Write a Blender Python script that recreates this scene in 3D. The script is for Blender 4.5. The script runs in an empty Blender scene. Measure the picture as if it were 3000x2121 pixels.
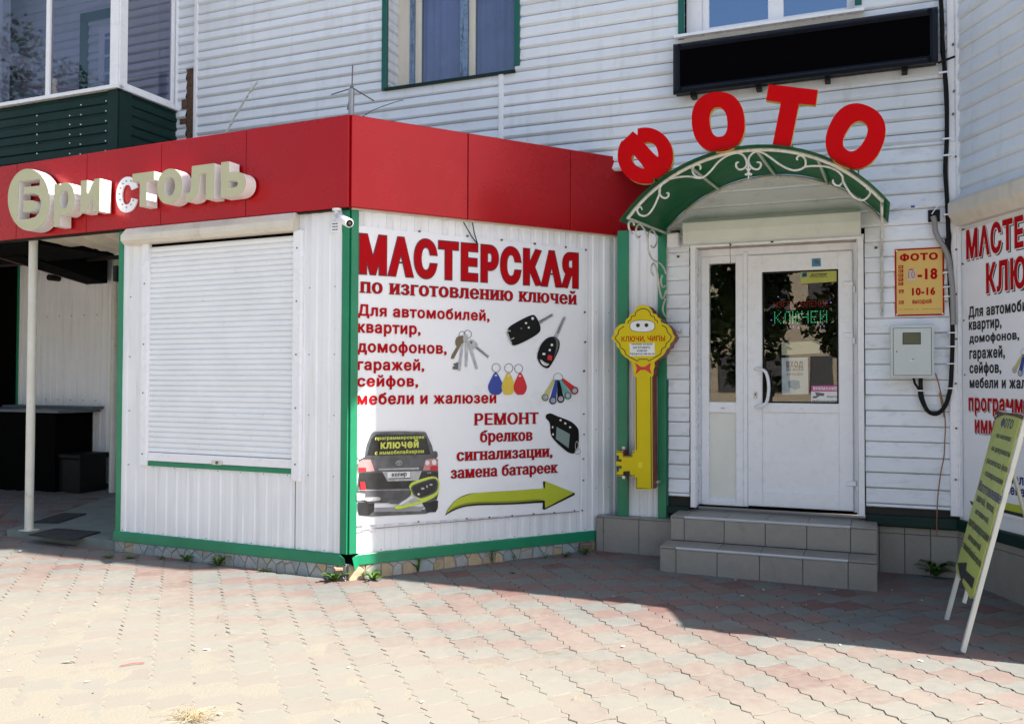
import bpy, math, random
from math import sin, cos, pi, radians, sqrt, atan2
from mathutils import Vector, Matrix, noise
from mathutils.geometry import delaunay_2d_cdt
random.seed(7)
SC = bpy.context.scene
COL = SC.collection

# ------------------------------------------------------------------ camera, sky, sun, exposure
F_PX, H, SLOPE = 2600.0, 1.6, 0.024
PITCH, ROLL = radians(1.29), radians(0.2)
cp, sp, cr, sr = cos(PITCH), sin(PITCH), cos(ROLL), sin(ROLL)
FW = Vector((0, cp, sp)); U0 = Vector((0, -sp, cp)); R0 = Vector((1, 0, 0))
RT = cr*R0 + sr*U0; UP = -sr*R0 + cr*U0
EYE = Vector((0, 0, H))
cam = bpy.data.cameras.new('camera'); co = bpy.data.objects.new('camera', cam); COL.objects.link(co)
cam.sensor_width = 36; cam.lens = F_PX/3000*36; cam.clip_end = 1000; cam.clip_start = 0.05
co.matrix_world = Matrix(((RT.x, UP.x, -FW.x, 0), (RT.y, UP.y, -FW.y, 0), (RT.z, UP.z, -FW.z, H), (0, 0, 0, 1)))
SC.camera = co
SUN_AZ, SUN_EL = radians(-20.5), radians(50)          # azimuth measured from +x, counter-clockwise
sdir = Vector((cos(SUN_AZ)*cos(SUN_EL), sin(SUN_AZ)*cos(SUN_EL), sin(SUN_EL)))
world = bpy.data.worlds.new('World'); SC.world = world; world.use_nodes = True
wn = world.node_tree; bg = wn.nodes['Background']
sky = wn.nodes.new('ShaderNodeTexSky'); sky.sky_type = 'NISHITA'; sky.sun_disc = False
sky.sun_elevation = SUN_EL; sky.sun_rotation = pi/2 - SUN_AZ
sky.air_density = 1.3; sky.dust_density = 2.5; sky.ozone_density = 1.0
wn.links.new(sky.outputs[0], bg.inputs[0]); bg.inputs[1].default_value = 0.074
sl = bpy.data.lights.new('sun', 'SUN'); sl.energy = 4.8; sl.angle = radians(0.53); sl.color = (1, .93, .82)
so = bpy.data.objects.new('sun', sl); COL.objects.link(so)
so.matrix_world = sdir.to_track_quat('Z', 'Y').to_matrix().to_4x4(); 
SC.view_settings.view_transform = 'Standard'; SC.view_settings.look = 'None'
SC.view_settings.gamma = 1; SC.view_settings.exposure = 1.5
SC.view_settings.use_curve_mapping = False
SC.cycles.max_bounces = 8; SC.cycles.diffuse_bounces = 4

# ------------------------------------------------------------------ projective helpers (measured positions -> points on real planes)
V = 3000/2296
def ray(x, y): return (x-1500)/F_PX*RT - (y-1060.5)/F_PX*UP + FW
def gnd(x, y):                     # photo pixel -> point on the sloping ground
    d = ray(x, y); t = -H/(d.z - SLOPE*d.y); return EYE + t*d
def gz(x, y): return SLOPE*y
def crop(ox, oy, s): return lambda x, y: (ox + x/s, oy + y/s)
vw = lambda x, y: (x*V, y*V)
cA = crop(1750, 0, 1.8032); cB = crop(1750, 600, 2.3188); cC = crop(2400, 550, 2.3183); cD = crop(1650, 1250, 2.1867)
cE = crop(2600, 1150, 2.03); cF = crop(0, 450, 2.9436); cG = crop(0, 650, 1.6225); cH = crop(1750, 230, 2.5511)
cI = crop(1750, 850, 2.5767); cJ = crop(2800, 600, 1.69); cK = crop(950, 600, 2.5511); cL = crop(950, 1150, 2.5511)
cM = crop(2700, 0, 2.3186); cN = crop(0, 0, 2.254); cO = crop(900, 0, 2.254); cQ = crop(0, 600, 1.475)
class Frame:
    def __init__(s, O, u, v=(0, 0, 1)):
        s.O = Vector(O); s.u = Vector(u).normalized(); s.v = Vector(v).normalized(); s.y = s.v.cross(s.u).normalized(); s.n = -s.y
        s.m = Matrix(((s.u.x, s.y.x, s.v.x, s.O.x), (s.u.y, s.y.y, s.v.y, s.O.y), (s.u.z, s.y.z, s.v.z, s.O.z), (0, 0, 0, 1)))
    def uv(s, p, off=0.0):
        d = ray(*p); q = s.O + s.n*off; t = (q-EYE).dot(s.n)/d.dot(s.n); r = EYE + t*d - s.O
        return r.dot(s.u), r.dot(s.v)
    def w(s, u, off, z): return s.O + s.u*u + s.n*off + s.v*z
def wall(p, ang): a = radians(ang); return Frame((p.x, p.y, 0), (cos(a), sin(a), 0))
KC = gnd(780*V, 1300*V)
FM = wall(gnd(2040*V, 1287*V), -22.5)      # main wall of the house
F1 = wall(KC, -25); F2 = wall(KC, 30)      # the two faces of the kiosk
uR, _ = FM.uv(vw(2150, 1000)); FR = wall(FM.w(uR, 0, 0), -84.5)   # wing on the right
FG = Frame((0, 0, 0), (1, 0, 0))
def ZG(p): return SLOPE*p.y

# ------------------------------------------------------------------ materials
MATS = {}
def mat(name, c, rough=.6, metal=0., sun_dust=None, var=.06, scale=6., bump=0., bscale=80., dirt=None, streak=None, rnd=0., spec=.5, coat=0., emit=None, fine=None):
    if name in MATS: return MATS[name]
    m = bpy.data.materials.new(name); m.use_nodes = True; MATS[name] = m
    nt = m.node_tree; N = nt.nodes; L = nt.links; b = N['Principled BSDF']
    b.inputs['Roughness'].default_value = rough; b.inputs['Metallic'].default_value = metal
    b.inputs['Specular IOR Level'].default_value = spec; b.inputs['Coat Weight'].default_value = coat; b.inputs['Coat Roughness'].default_value = .25
    geo = N.new('ShaderNodeNewGeometry')
    def nz(sc, det=4, vec=None, r=.6):
        n = N.new('ShaderNodeTexNoise'); n.inputs['Scale'].default_value = sc; n.inputs['Detail'].default_value = det; n.inputs['Roughness'].default_value = r
        L.new(vec or geo.outputs['Position'], n.inputs['Vector']); return n.outputs['Fac']
    def mix(fac, a, bb, mode='MIX'):
        x = N.new('ShaderNodeMix'); x.data_type = 'RGBA'; x.blend_type = mode
        if isinstance(fac, float): x.inputs[0].default_value = fac
        else: L.new(fac, x.inputs[0])
        for k, q in ((6, a), (7, bb)):
            if isinstance(q, tuple): x.inputs[k].default_value = (*q, 1) if len(q) == 3 else q
            else: L.new(q, x.inputs[k])
        return x.outputs[2]
    def mr(v, a, bb, c0=0., d=1.):
        x = N.new('ShaderNodeMapRange'); x.interpolation_type = 'SMOOTHSTEP'
        for k, q in zip((1, 2, 3, 4), (a, bb, c0, d)): x.inputs[k].default_value = q
        L.new(v, x.inputs[0]); return x.outputs[0]
    colr = mix(mr(nz(scale), .3, .7), tuple(max(0, q*(1-var)) for q in c), tuple(min(1, q*(1+var)) for q in c))
    if fine:
        colr = mix(mr(nz(fine[0], 2), .35, .65, 0, fine[1]), colr, tuple(q*fine[2] for q in c))
    if rnd:
        oi = N.new('ShaderNodeObjectInfo')
        colr = mix(mr(oi.outputs['Random'], 0, 1, 0, 1), mix(1., colr, (1-rnd,)*3, 'MULTIPLY'), mix(1., colr, (1+rnd,)*3, 'MULTIPLY'))
    if streak:
        mp = N.new('ShaderNodeMapping'); mp.inputs['Scale'].default_value = (streak[2], streak[2], streak[3] if len(streak) > 3 else .8)
        L.new(geo.outputs['Position'], mp.inputs['Vector'])
        colr = mix(mr(nz(1, 5, mp.outputs[0], .7), .5, .75, 0, streak[1]), colr, streak[0])
    if dirt: colr = mix(mr(nz(dirt[2], 6, None, .75), dirt[3] if len(dirt) > 3 else .55, .78, 0, dirt[1]), colr, dirt[0])
    if sun_dust:                                   # windblown dusting, thick towards the yard; also paints the sunlit zone paler
        sx = N.new('ShaderNodeSeparateXYZ'); L.new(geo.outputs['Position'], sx.inputs[0])
        def mm(op, a, b_):
            x = N.new('ShaderNodeMath'); x.operation = op
            for k_, q_ in ((0, a), (1, b_)):
                if isinstance(q_, (int, float)): x.inputs[k_].default_value = q_
                else: L.new(q_, x.inputs[k_])
            return x.outputs[0]
        base_ = mm('ADD', mm('MULTIPLY', sx.outputs[0], -.22), mm('MULTIPLY', mm('SUBTRACT', 5.45, sx.outputs[1]), .55))
        nn = mm('ADD', mm('MULTIPLY', mm('SUBTRACT', nz(1.1, 4), .5), 1.6), mm('MULTIPLY', mm('SUBTRACT', nz(17, 4), .5), .9))
        colr = mix(mr(mm('ADD', base_, nn), -.45, .75, sun_dust[1], sun_dust[2]), colr, sun_dust[0])
    L.new(colr, b.inputs['Base Color'])
    rr = mr(nz(scale*2.3), .2, .8, max(.02, rough-.08), min(1, rough+.08)); L.new(rr, b.inputs['Roughness'])
    if bump:
        bp = N.new('ShaderNodeBump'); bp.inputs['Strength'].default_value = 1; bp.inputs['Distance'].default_value = bump
        L.new(nz(bscale, 5), bp.inputs['Height']); L.new(bp.outputs[0], b.inputs['Normal'])
    if emit: b.inputs['Emission Color'].default_value = (*emit[0], 1); b.inputs['Emission Strength'].default_value = emit[1]
    return m
def glass(name, tint=(.75, .8, .82), refl=1.5, rough=.01):
    m = bpy.data.materials.new(name); m.use_nodes = True; nt = m.node_tree; N = nt.nodes; L = nt.links; N.clear()
    o = N.new('ShaderNodeOutputMaterial'); mx = N.new('ShaderNodeMixShader'); t = N.new('ShaderNodeBsdfTransparent'); g = N.new('ShaderNodeBsdfGlossy')
    f0 = ((refl-1)/(refl+1))**2
    t.inputs[0].default_value = (*tint, 1); g.inputs['Roughness'].default_value = rough
    geo = N.new('ShaderNodeNewGeometry'); nz = N.new('ShaderNodeTexNoise'); nz.inputs['Scale'].default_value = 1.7; nz.inputs['Detail'].default_value = 1
    bp = N.new('ShaderNodeBump'); bp.inputs['Strength'].default_value = 1; bp.inputs['Distance'].default_value = .0006
    L.new(geo.outputs['Position'], nz.inputs['Vector']); L.new(nz.outputs['Fac'], bp.inputs['Height']); L.new(bp.outputs[0], g.inputs['Normal'])
    dt = N.new('ShaderNodeVectorMath'); dt.operation = 'DOT_PRODUCT'; L.new(geo.outputs['Incoming'], dt.inputs[0]); L.new(geo.outputs['Normal'], dt.inputs[1])
    def mth(op, a, b=None):
        x = N.new('ShaderNodeMath'); x.operation = op
        for k, q in ((0, a), (1, b)):
            if q is None: continue
            if isinstance(q, (int, float)): x.inputs[k].default_value = q
            else: L.new(q, x.inputs[k])
        return x.outputs[0]
    sch = mth('ADD', mth('MULTIPLY', mth('POWER', mth('SUBTRACT', 1., mth('ABSOLUTE', dt.outputs['Value'])), 5.), 1-f0), f0)
    L.new(mth('MULTIPLY', sch, mth('SUBTRACT', 1., geo.outputs['Backfacing'])), mx.inputs[0]); L.new(t.outputs[0], mx.inputs[1]); L.new(g.outputs[0], mx.inputs[2]); L.new(mx.outputs[0], o.inputs[0]); MATS[name] = m
    return m
DIRT = (.16, .13, .10)
mSid = mat('siding_white', (.74, .79, .87), .45, var=.03, scale=3, rnd=.03, streak=((.45, .44, .43), .3, 9, 1.1), dirt=((.5, .49, .47), .25, 2.2))
mSidL = mat('siding_lower', (.80, .84, .91), .4, var=.03, scale=3, rnd=.03, streak=((.42, .43, .44), .5, 5, 14), dirt=((.45, .43, .40), .25, 2.5))
mShW = mat('cladding_white', (.83, .85, .90), .38, var=.03, scale=2, streak=((.5, .48, .44), .4, 12, .7), dirt=((.35, .32, .28), .25, 5, .62))
mShut = mat('shutter_white', (.83, .86, .92), .35, var=.03, scale=3, dirt=((.36, .38, .42), .4, 9, .6))
mWhite = mat('white_plastic', (.84, .86, .92), .3, var=.02, dirt=((.45, .43, .4), .25, 7, .6))
mCream = mat('cream_metal', (.66, .62, .55), .45, var=.04, streak=((.3, .27, .22), .35, 10, 2))
mMint = mat('box_white', (.70, .74, .70), .4, var=.03, dirt=((.3, .32, .27), .35, 8, .58))
mGreen = mat('green_trim', (.008, .215, .105), .38, var=.08, scale=4, dirt=((.10, .16, .12), .35, 7, .6))
mTeal = mat('teal_trim', (.004, .105, .085), .35, var=.06)
mDkG = mat('dark_green_sheet', (.003, .024, .021), .5, spec=.25, var=.12, scale=3, dirt=((.02, .035, .032), .5, 5))
mRed = mat('red_composite', (.44, .002, .007), .30, metal=.3, var=.03, scale=1.5, spec=.3, coat=.3, dirt=((.30, .02, .02), .3, 4))
mLetF = mat('letter_face', (.50, .50, .33), .5, var=.02, dirt=((.4, .38, .26), .3, 8))
mLetS = mat('letter_side', (.80, .80, .80), .35, var=.02)
mRedL = mat('red_letter', (.46, .001, .003), .55, var=.03, spec=.08)
mYel = mat('yellow_plastic', (.66, .52, .010), .5, spec=.15, var=.03, dirt=((.6, .4, .03), .3, 6))
mYelE = mat('yellow_edge', (.62, .44, .08), .45)
mDkRed = mat('dark_red_side', (.20, .004, .008), .4)
mBlk = mat('black_plastic', (.007, .007, .008), .5, spec=.2, var=.1)
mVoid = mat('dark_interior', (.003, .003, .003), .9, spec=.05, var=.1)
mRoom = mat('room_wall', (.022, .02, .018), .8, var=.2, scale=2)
mCanopy = mat('green_canopy', (.001, .05, .014), .4, spec=.15, var=.1, scale=2)
_nt = mCanopy.node_tree; _tr = _nt.nodes.new('ShaderNodeBsdfTranslucent'); _tr.inputs[0].default_value = (.0, .24, .06, 1)
_mx = _nt.nodes.new('ShaderNodeMixShader'); _mx.inputs[0].default_value = .30; _o = [n for n in _nt.nodes if n.type == 'OUTPUT_MATERIAL'][0]
_nt.links.new(_nt.nodes['Principled BSDF'].outputs[0], _mx.inputs[1]); _nt.links.new(_tr.outputs[0], _mx.inputs[2]); _nt.links.new(_mx.outputs[0], _o.inputs[0])
mIron = mat('painted_iron', (.60, .60, .56), .5, var=.1, scale=20, dirt=((.16, .10, .06), .8, 26, .5))
mTile = mat('stone_tile', (.285, .268, .245), .42, var=.06, scale=9, rnd=.05, fine=(90, .35, .8), dirt=((.14, .12, .10), .45, 6))
mGrout = mat('grout', (.055, .05, .045), .9, var=.15)
mNose = mat('aluminium_nosing', (.62, .63, .66), .35, metal=.3, dirt=((.3, .3, .3), .5, 20))
mAlu = mat('aluminium', (.6, .6, .62), .35, metal=.8)
mConc = mat('concrete_slab', (.16, .19, .18), .75, var=.12, scale=5, bump=.002, bscale=60, dirt=((.3, .3, .26), .5, 4))
mMat = mat('rubber_mat', (.022, .024, .028), .8, var=.2, bump=.004, bscale=160, dirt=((.09, .08, .07), .5, 12))
mPole = mat('painted_pole', (.62, .62, .57), .4, var=.05, dirt=((.22, .16, .11), .7, 11, .56))
mCloth = mat('cloth_lining', (.62, .56, .44), .8, var=.06, bump=.01, bscale=6)
mRust = mat('rusty_steel', (.10, .055, .035), .8, var=.4, scale=30)
mScrew = mat('screw_head', (.12, .12, .12), .5, metal=.5)
mGl = glass('window_glass', (.72, .75, .88), refl=2.2); mGl2 = glass('sky_tinted_glass', (.5, .55, .7), refl=5.)
MATS['sky_tinted_glass'].node_tree.nodes['Glossy BSDF'].inputs[0].default_value = (.55, .72, 1, 1)  # blue of the mirrored sky put into the glossy colour
mGlD = glass('door_glass', (.85, .87, .87), refl=2.05)
mGlB = glass('balcony_glass', (.66, .67, .74), refl=2.1)
mCur = mat('curtain', (.34, .37, .46), .9, var=.12, scale=3, streak=((.2, .22, .3), .6, 9, .3))
mPeel = mat('peeling_wood', (.16, .26, .42), .7, var=.2, scale=20, bump=.002, streak=((.035, .02, .015), 1., 45, 5), dirt=((.03, .02, .015), 1., 30, .5))
mBan = mat('banner_vinyl', (.84, .86, .92), .38, var=.015, scale=2, dirt=((.55, .55, .56), .3, 3))
mTxR = mat('print_red', (.42, .003, .008), .55, var=.03, spec=.08)
mTxD = mat('print_dark', (.035, .012, .03), .4)
mTxK = mat('print_black', (.012, .012, .015), .4)
mTxB = mat('print_navy', (.012, .016, .16), .4)
mTxW = mat('print_white', (.75, .76, .78), .4)
mLime = mat('print_lime', (.46, .52, .03), .4, var=.06, scale=4)
mLimeD = mat('print_lime_dark', (.22, .27, .02), .4)
mSilv = mat('print_silver', (.42, .43, .45), .35, var=.2, scale=25)
mGry = mat('print_grey', (.10, .10, .11), .4, var=.25, scale=12)
mPBlue = mat('print_blue', (.03, .06, .35), .4); mPYel = mat('print_yellow', (.68, .5, .06), .4); mPRed = mat('print_bright_red', (.6, .02, .03), .4)
mPTeal = mat('print_teal', (.12, .42, .40), .4); mBrz = mat('print_bronze', (.16, .12, .07), .4)
mPaleY = mat('sign_yellow', (.70, .47, .13), .4, var=.02)
mABo = mat('lime_board', (.40, .47, .10), .5, var=.05, scale=3, dirt=((.12, .10, .05), .5, 9, .6))
mLeaf = mat('weed_leaf', (.06, .13, .015), .55, var=.4, scale=30)
mStone = [mat('stone_grey', (.34, .35, .34), .7, var=.12, scale=20, rnd=.1, dirt=((.2, .18, .15), .5, 14)),
          mat('stone_blue', (.28, .33, .35), .6, var=.12, scale=20, rnd=.1, dirt=((.2, .2, .18), .4, 14)),
          mat('stone_ochre', (.40, .32, .21), .65, var=.12, scale=20, rnd=.1, dirt=((.25, .2, .12), .4, 14))]
mMort = mat('mortar', (.27, .265, .25), .9, var=.15, scale=12, bump=.003, bscale=50)
PD = (.25, .225, .19)
mPav = [mat('paver_pink', (.175, .121, .112), .85, var=.08, scale=9, rnd=.08, fine=(140, .6, .72), bump=.0015, bscale=120, dirt=(PD, .35, 1.6, .5), sun_dust=((.225, .212, .186), .05, .86)),
        mat('paver_grey', (.148, .155, .152), .85, var=.08, scale=9, rnd=.08, fine=(140, .6, .72), bump=.0015, bscale=120, dirt=(PD, .35, 1.6, .5), sun_dust=((.225, .212, .186), .05, .86)),
        mat('paver_dark_red', (.15, .08, .075), .85, var=.08, scale=9, rnd=.08, fine=(140, .6, .72), bump=.0015, bscale=120, dirt=(PD, .35, 1.6, .5), sun_dust=((.225, .212, .186), .05, .86))]
mSand = mat('sand', (.10, .085, .07), .95, var=.15, scale=14, bump=.004, bscale=70, fine=(160, .7, .6), sun_dust=((.232, .214, .18), .0, 1.0))
mRound = mat('ground_dust', (.30, .27, .23), .95, var=.2, scale=1)

# ------------------------------------------------------------------ mesh builder
WM = {}
class MB:
    def __init__(s): s.v = []; s.f = []; s.mi = []; s.sm = []
    def add(s, vs, fs, m=0, smooth=False):
        b = len(s.v); s.v += [tuple(q) for q in vs]
        for f in fs: s.f.append(tuple(i+b for i in f)); s.mi.append(m); s.sm.append(smooth)
    def box(s, u0, u1, o0, o1, z0, z1, m=0, bev=0.):      # o = distance out of the wall
        if bev:
            b = min(bev, (u1-u0)/2.1, (z1-z0)/2.1)
            y0, y1, yb = -o1, -o0, -o1+bev
            vs = [(u0+b, y0, z0+b), (u1-b, y0, z0+b), (u1-b, y0, z1-b), (u0+b, y0, z1-b),
                  (u0, yb, z0), (u1, yb, z0), (u1, yb, z1), (u0, yb, z1), (u0, y1, z0), (u1, y1, z0), (u1, y1, z1), (u0, y1, z1)]
            s.add(vs, [(0, 1, 2, 3), (4, 5, 1, 0), (5, 6, 2, 1), (6, 7, 3, 2), (7, 4, 0, 3), (8, 9, 5, 4), (9, 10, 6, 5), (10, 11, 7, 6), (11, 8, 4, 7), (11, 10, 9, 8)], m)
        else:
            y0, y1 = -o1, -o0
            s.add([(u0, y0, z0), (u1, y0, z0), (u1, y1, z0), (u0, y1, z0), (u0, y0, z1), (u1, y0, z1), (u1, y1, z1), (u0, y1, z1)],
                  [(0, 1, 5, 4), (1, 2, 6, 5), (2, 3, 7, 6), (3, 0, 4, 7), (4, 5, 6, 7), (3, 2, 1, 0)], m)
        return s
    def rect(s, u0, u1, z0, z1, w, o0, o1, m=0, bev=.004):   # a rectangular frame from four bars
        s.box(u0, u0+w, o0, o1, z0, z1, m, bev); s.box(u1-w, u1, o0, o1, z0, z1, m, bev)
        s.box(u0+w, u1-w, o0, o1, z1-w, z1, m, bev); s.box(u0+w, u1-w, o0, o1, z0, z0+w, m, bev); return s
    def prism(s, P, o0, o1, m=0, ms=None):         # polygon (u,z) between two depths, convex or simple
        n = len(P); vs = [(a, -o1, b) for a, b in P] + [(a, -o0, b) for a, b in P]
        s.add(vs, [tuple(range(n))], m); s.add([vs[i] for i in range(n)] + [vs[n+i] for i in range(n)],
              [(i, n+i, n+(i+1) % n, (i+1) % n) for i in range(n)] , m if ms is None else ms)
        s.add([vs[n+i] for i in range(n)], [tuple(reversed(range(n)))], m if ms is None else ms); return s
    def region(s, tris, pts, edges, o0, o1, m=0, ms=1, flat=False):
        vs = [(a, -o1, b) for a, b in pts]; s.add(vs, tris, m)
        if not flat:
            bk = [(a, -o0, b) for a, b in pts]; s.add(vs+bk, [(a, b, b+len(pts), a+len(pts)) for a, b in edges], ms)
            s.add(bk, [tuple(reversed(t)) for t in tris], ms)
        return s
    def tube(s, P, r, n=8, m=0, caps=True):
        P = [Vector(p) for p in P]; rings = []; prev = None
        for i, p in enumerate(P):
            t = (P[min(i+1, len(P)-1)] - P[max(i-1, 0)]).normalized()
            a = prev if prev is not None else (Vector((0, 0, 1)) if abs(t.z) < .9 else Vector((1, 0, 0)))
            x = (a - t*a.dot(t)).normalized(); prev = x; y = t.cross(x); rr = r[i] if isinstance(r, (list, tuple)) else r
            rings.append([p + (x*cos(2*pi*k/n) + y*sin(2*pi*k/n))*rr for k in range(n)])
        vs = [v for rg in rings for v in rg]
        fs = [(i*n+k, i*n+(k+1) % n, (i+1)*n+(k+1) % n, (i+1)*n+k) for i in range(len(P)-1) for k in range(n)]
        s.add(vs, fs, m, True)
        if caps: s.add(vs, [tuple(reversed(range(n))), tuple((len(P)-1)*n+k for k in range(n))], m)
        return s
    def sweep(s, prof, a, b, m=0):                 # profile list of (o,z) swept along u from a to b
        n = len(prof); vs = [(a, -o, z) for o, z in prof] + [(b, -o, z) for o, z in prof]
        s.add(vs, [(i, n+i, n+i+1, i+1) for i in range(n-1)], m); return s
    def hsweep(s, prof, z0, z1, m=0):              # profile list of (u,o) swept upwards
        n = len(prof); vs = [(u, -o, z0) for u, o in prof] + [(u, -o, z1) for u, o in prof]
        s.add(vs, [(i, i+1, n+i+1, n+i) for i in range(n-1)], m); return s
def P3(u, o, z): return (u, -o, z)
def tagit(o, label=None, cat=None, group=None, kind=None):
    for k, q in (('label', label), ('category', cat), ('group', group), ('kind', kind)):
        if q: o[k] = q
def part(parent, name, mb, mats, frame=None, label=None, kind=None):
    if not mb.v: return None
    fr = frame.m if frame is not None else Matrix.Identity(4)
    if not isinstance(mats, (list, tuple)): mats = [mats]
    lo = [min(v[i] for v in mb.v) for i in range(3)]; hi = [max(v[i] for v in mb.v) for i in range(3)]
    c = Vector([(a+b)/2 for a, b in zip(lo, hi)])
    me = bpy.data.meshes.new(name); me.from_pydata([(v[0]-c.x, v[1]-c.y, v[2]-c.z) for v in mb.v], [], mb.f)
    for q in mats: me.materials.append(q)
    me.polygons.foreach_set('material_index', mb.mi); me.polygons.foreach_set('use_smooth', mb.sm); me.update()
    return place(name, me, fr @ Matrix.Translation(c), parent, label, kind)
def place(name, me, mw, parent=None, label=None, kind=None):
    o = bpy.data.objects.new(name, me); COL.objects.link(o)
    if parent is not None:
        o.parent = parent; o.matrix_basis = WM[parent.name].inverted() @ mw
    else: o.matrix_basis = mw
    WM[o.name] = mw; tagit(o, label, None, None, kind); return o
def thing(name, frame, u, o, z, label, cat, group=None):
    e = bpy.data.objects.new(name, None); COL.objects.link(e); e.empty_display_size = .2
    mw = frame.m @ Matrix.Translation((u, -o, z)); e.matrix_basis = mw; WM[e.name] = mw; tagit(e, label, cat, group); return e
def solo(name, mb, mats, frame, label, cat, group=None, kind=None):
    o = part(None, name, mb, mats, frame); tagit(o, label, cat, group, kind); return o

# ------------------------------------------------------------------ lettering: outlines of the built-in font, re-filled here
_gc = {}
def contours(body):
    cu = bpy.data.curves.new('tmp', 'FONT'); cu.body = body
    ob = bpy.data.objects.new('tmp', cu); COL.objects.link(ob)
    c2 = ob.to_curve(bpy.context.evaluated_depsgraph_get()); out = []
    for s_ in c2.splines:
        P = s_.bezier_points; n = len(P); L = []
        for i in range(n):
            a = P[i]; b = P[(i+1) % n]; p0, p1, p2, p3 = [Vector(v[:2]) for v in (a.co, a.handle_right, b.handle_left, b.co)]
            if (p3-p0).length < 1e-5: continue
            e = (p3-p0).normalized(); dev = max(abs((p1-p0).cross(e)), abs((p2-p0).cross(e))); k = 1 if dev < .004 else 3
            for j in range(k):
                t = j/k; L.append((1-t)**3*p0 + 3*t*(1-t)**2*p1 + 3*t*t*(1-t)*p2 + t**3*p3)
        if len(L) > 2: out.append(L)
    ob.to_curve_clear(); bpy.data.objects.remove(ob); bpy.data.curves.remove(cu); return out
def glyph(ch):
    if ch in _gc: return _gc[ch]
    bar = _gc.get('|b'); 
    if bar is None: bar = min(p.x for c in contours('|') for p in c); _gc['|b'] = bar
    if ch == ' ': adv = .28; cs = []
    else:
        cs = contours(ch); two = contours(ch+'|'); adv = min(p.x for p in two[-1]) - bar
    def inside(p, c):
        w = False
        for i in range(len(c)):
            a, b = c[i-1], c[i]
            if (a.y <= p.y) != (b.y <= p.y) and a.x+(p.y-a.y)/(b.y-a.y)*(b.x-a.x) > p.x: w = not w
        return w
    out = []
    for i, c in enumerate(cs):
        dep = sum(1 for j, d in enumerate(cs) if j != i and all(inside(p, d) for p in c))
        ar = sum(c[k-1].x*c[k].y-c[k].x*c[k-1].y for k in range(len(c)))
        if (ar > 0) != (dep % 2 == 1): c = c[::-1]
        out.append(c)
    cs = out; _gc[ch] = (cs, adv); return _gc[ch]
def offs(c, dx, dy):
    n = len(c); out = []
    for i in range(n):
        a, b, d = c[i-1], c[i], c[(i+1) % n]; e1 = b-a; e2 = d-b
        if e1.length < 1e-7 or e2.length < 1e-7: out.append(b.copy()); continue
        e1.normalize(); e2.normalize()
        n1 = Vector((-e1.y, e1.x)); n2 = Vector((-e2.y, e2.x))       # outlines run clockwise: left is outside
        s_ = n1+n2
        k = max(.35, (1+n1.dot(n2))/2) if s_.length > 1e-6 else 1
        q = (s_/2)/k if s_.length > 1e-6 else n1
        out.append(Vector((b.x + q.x*dx, b.y + q.y*dy)))
    return out
def fill(cs, rule='nonzero'):
    pts = []; edges = []
    for c in cs:
        b = len(pts); pts += [Vector((p[0], p[1])) for p in c]; n = len(c); edges += [(b+i, b+(i+1) % n) for i in range(n)]
    vs, es, fs, _, _, _ = delaunay_2d_cdt(pts, edges, [], 0, 1e-6)
    segs = [((c[i][0], c[i][1]), (c[(i+1) % len(c)][0], c[(i+1) % len(c)][1])) for c in cs for i in range(len(c))]
    keep = []
    for f in fs:
        x = sum(vs[i].x for i in f)/len(f); y = sum(vs[i].y for i in f)/len(f); w = 0
        for (x0, y0), (x1, y1) in segs:
            if (y0 <= y) != (y1 <= y):
                if x0 + (y-y0)/(y1-y0)*(x1-x0) > x: w += 1 if y1 > y0 else -1
        if (w != 0) if rule == 'nonzero' else (w % 2 != 0): keep.append(tuple(f))
    ed = {}
    for f in keep:
        for i in range(len(f)): ed[(f[i], f[(i+1) % len(f)])] = 1
    return [(v.x, v.y) for v in vs], keep, [e for e in ed if (e[1], e[0]) not in ed]
_fc = {}
def gfill(ch, bx, by, serif):
    k = (ch, bx, by, serif)
    if k in _fc: return _fc[k]
    cs, adv = glyph(ch); cs2 = [offs(c, bx, by) for c in cs]
    if serif and cs and ch not in '.,-':
        top = max(p.y for c in cs for p in c); extra = []
        for c in cs:
            for i in range(len(c)):
                a, b = c[i], c[(i+1) % len(c)]
                if abs(a.y-b.y) < .004 and .05 < abs(a.x-b.x) < .17:
                    for yy, sg in ((0., 1), (.546, -1), (.727, -1)):
                        if abs(a.y-yy) < .012 and (yy != .546 or top < .7):
                            x0 = min(a.x, b.x)-bx-.055; x1 = max(a.x, b.x)+bx+.055; y0 = yy-by*sg; y1 = yy+sg*.045
                            extra.append([Vector(q) for q in ((x0, min(y0, y1)), (x0, max(y0, y1)), (x1, max(y0, y1)), (x1, min(y0, y1)))])
        cs2 = cs2 + extra
    _fc[k] = (fill(cs2) if cs2 else ([], [], []), adv); return _fc[k]
def text(mb, s, u0, u1, z0, capz, o, m=0, bold=(.03, .03), serif=False, ref='c', track=0., shear=0., o0=None, mside=1):
    ky = capz/(.727 if ref == 'c' else .546); x = 0; gl = []
    for ch in s: (g, adv) = gfill(ch, bold[0], bold[1], serif); gl.append((g, x)); x += adv + 2*bold[0]*.75 + track
    xs = [p[0]+x0 for g, x0 in gl for p in g[0]]; a, b = min(xs), max(xs); kx = (u1-u0)/(b-a)
    for g, x0 in gl:
        if not g[1]: continue
        pts = [(u0 + (p[0]+x0-a)*kx + shear*p[1]*ky, z0 + p[1]*ky) for p in g[0]]
        mb.region(g[1], pts, g[2], o0 if o0 is not None else 0, o, m, mside, flat=o0 is None)
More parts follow.
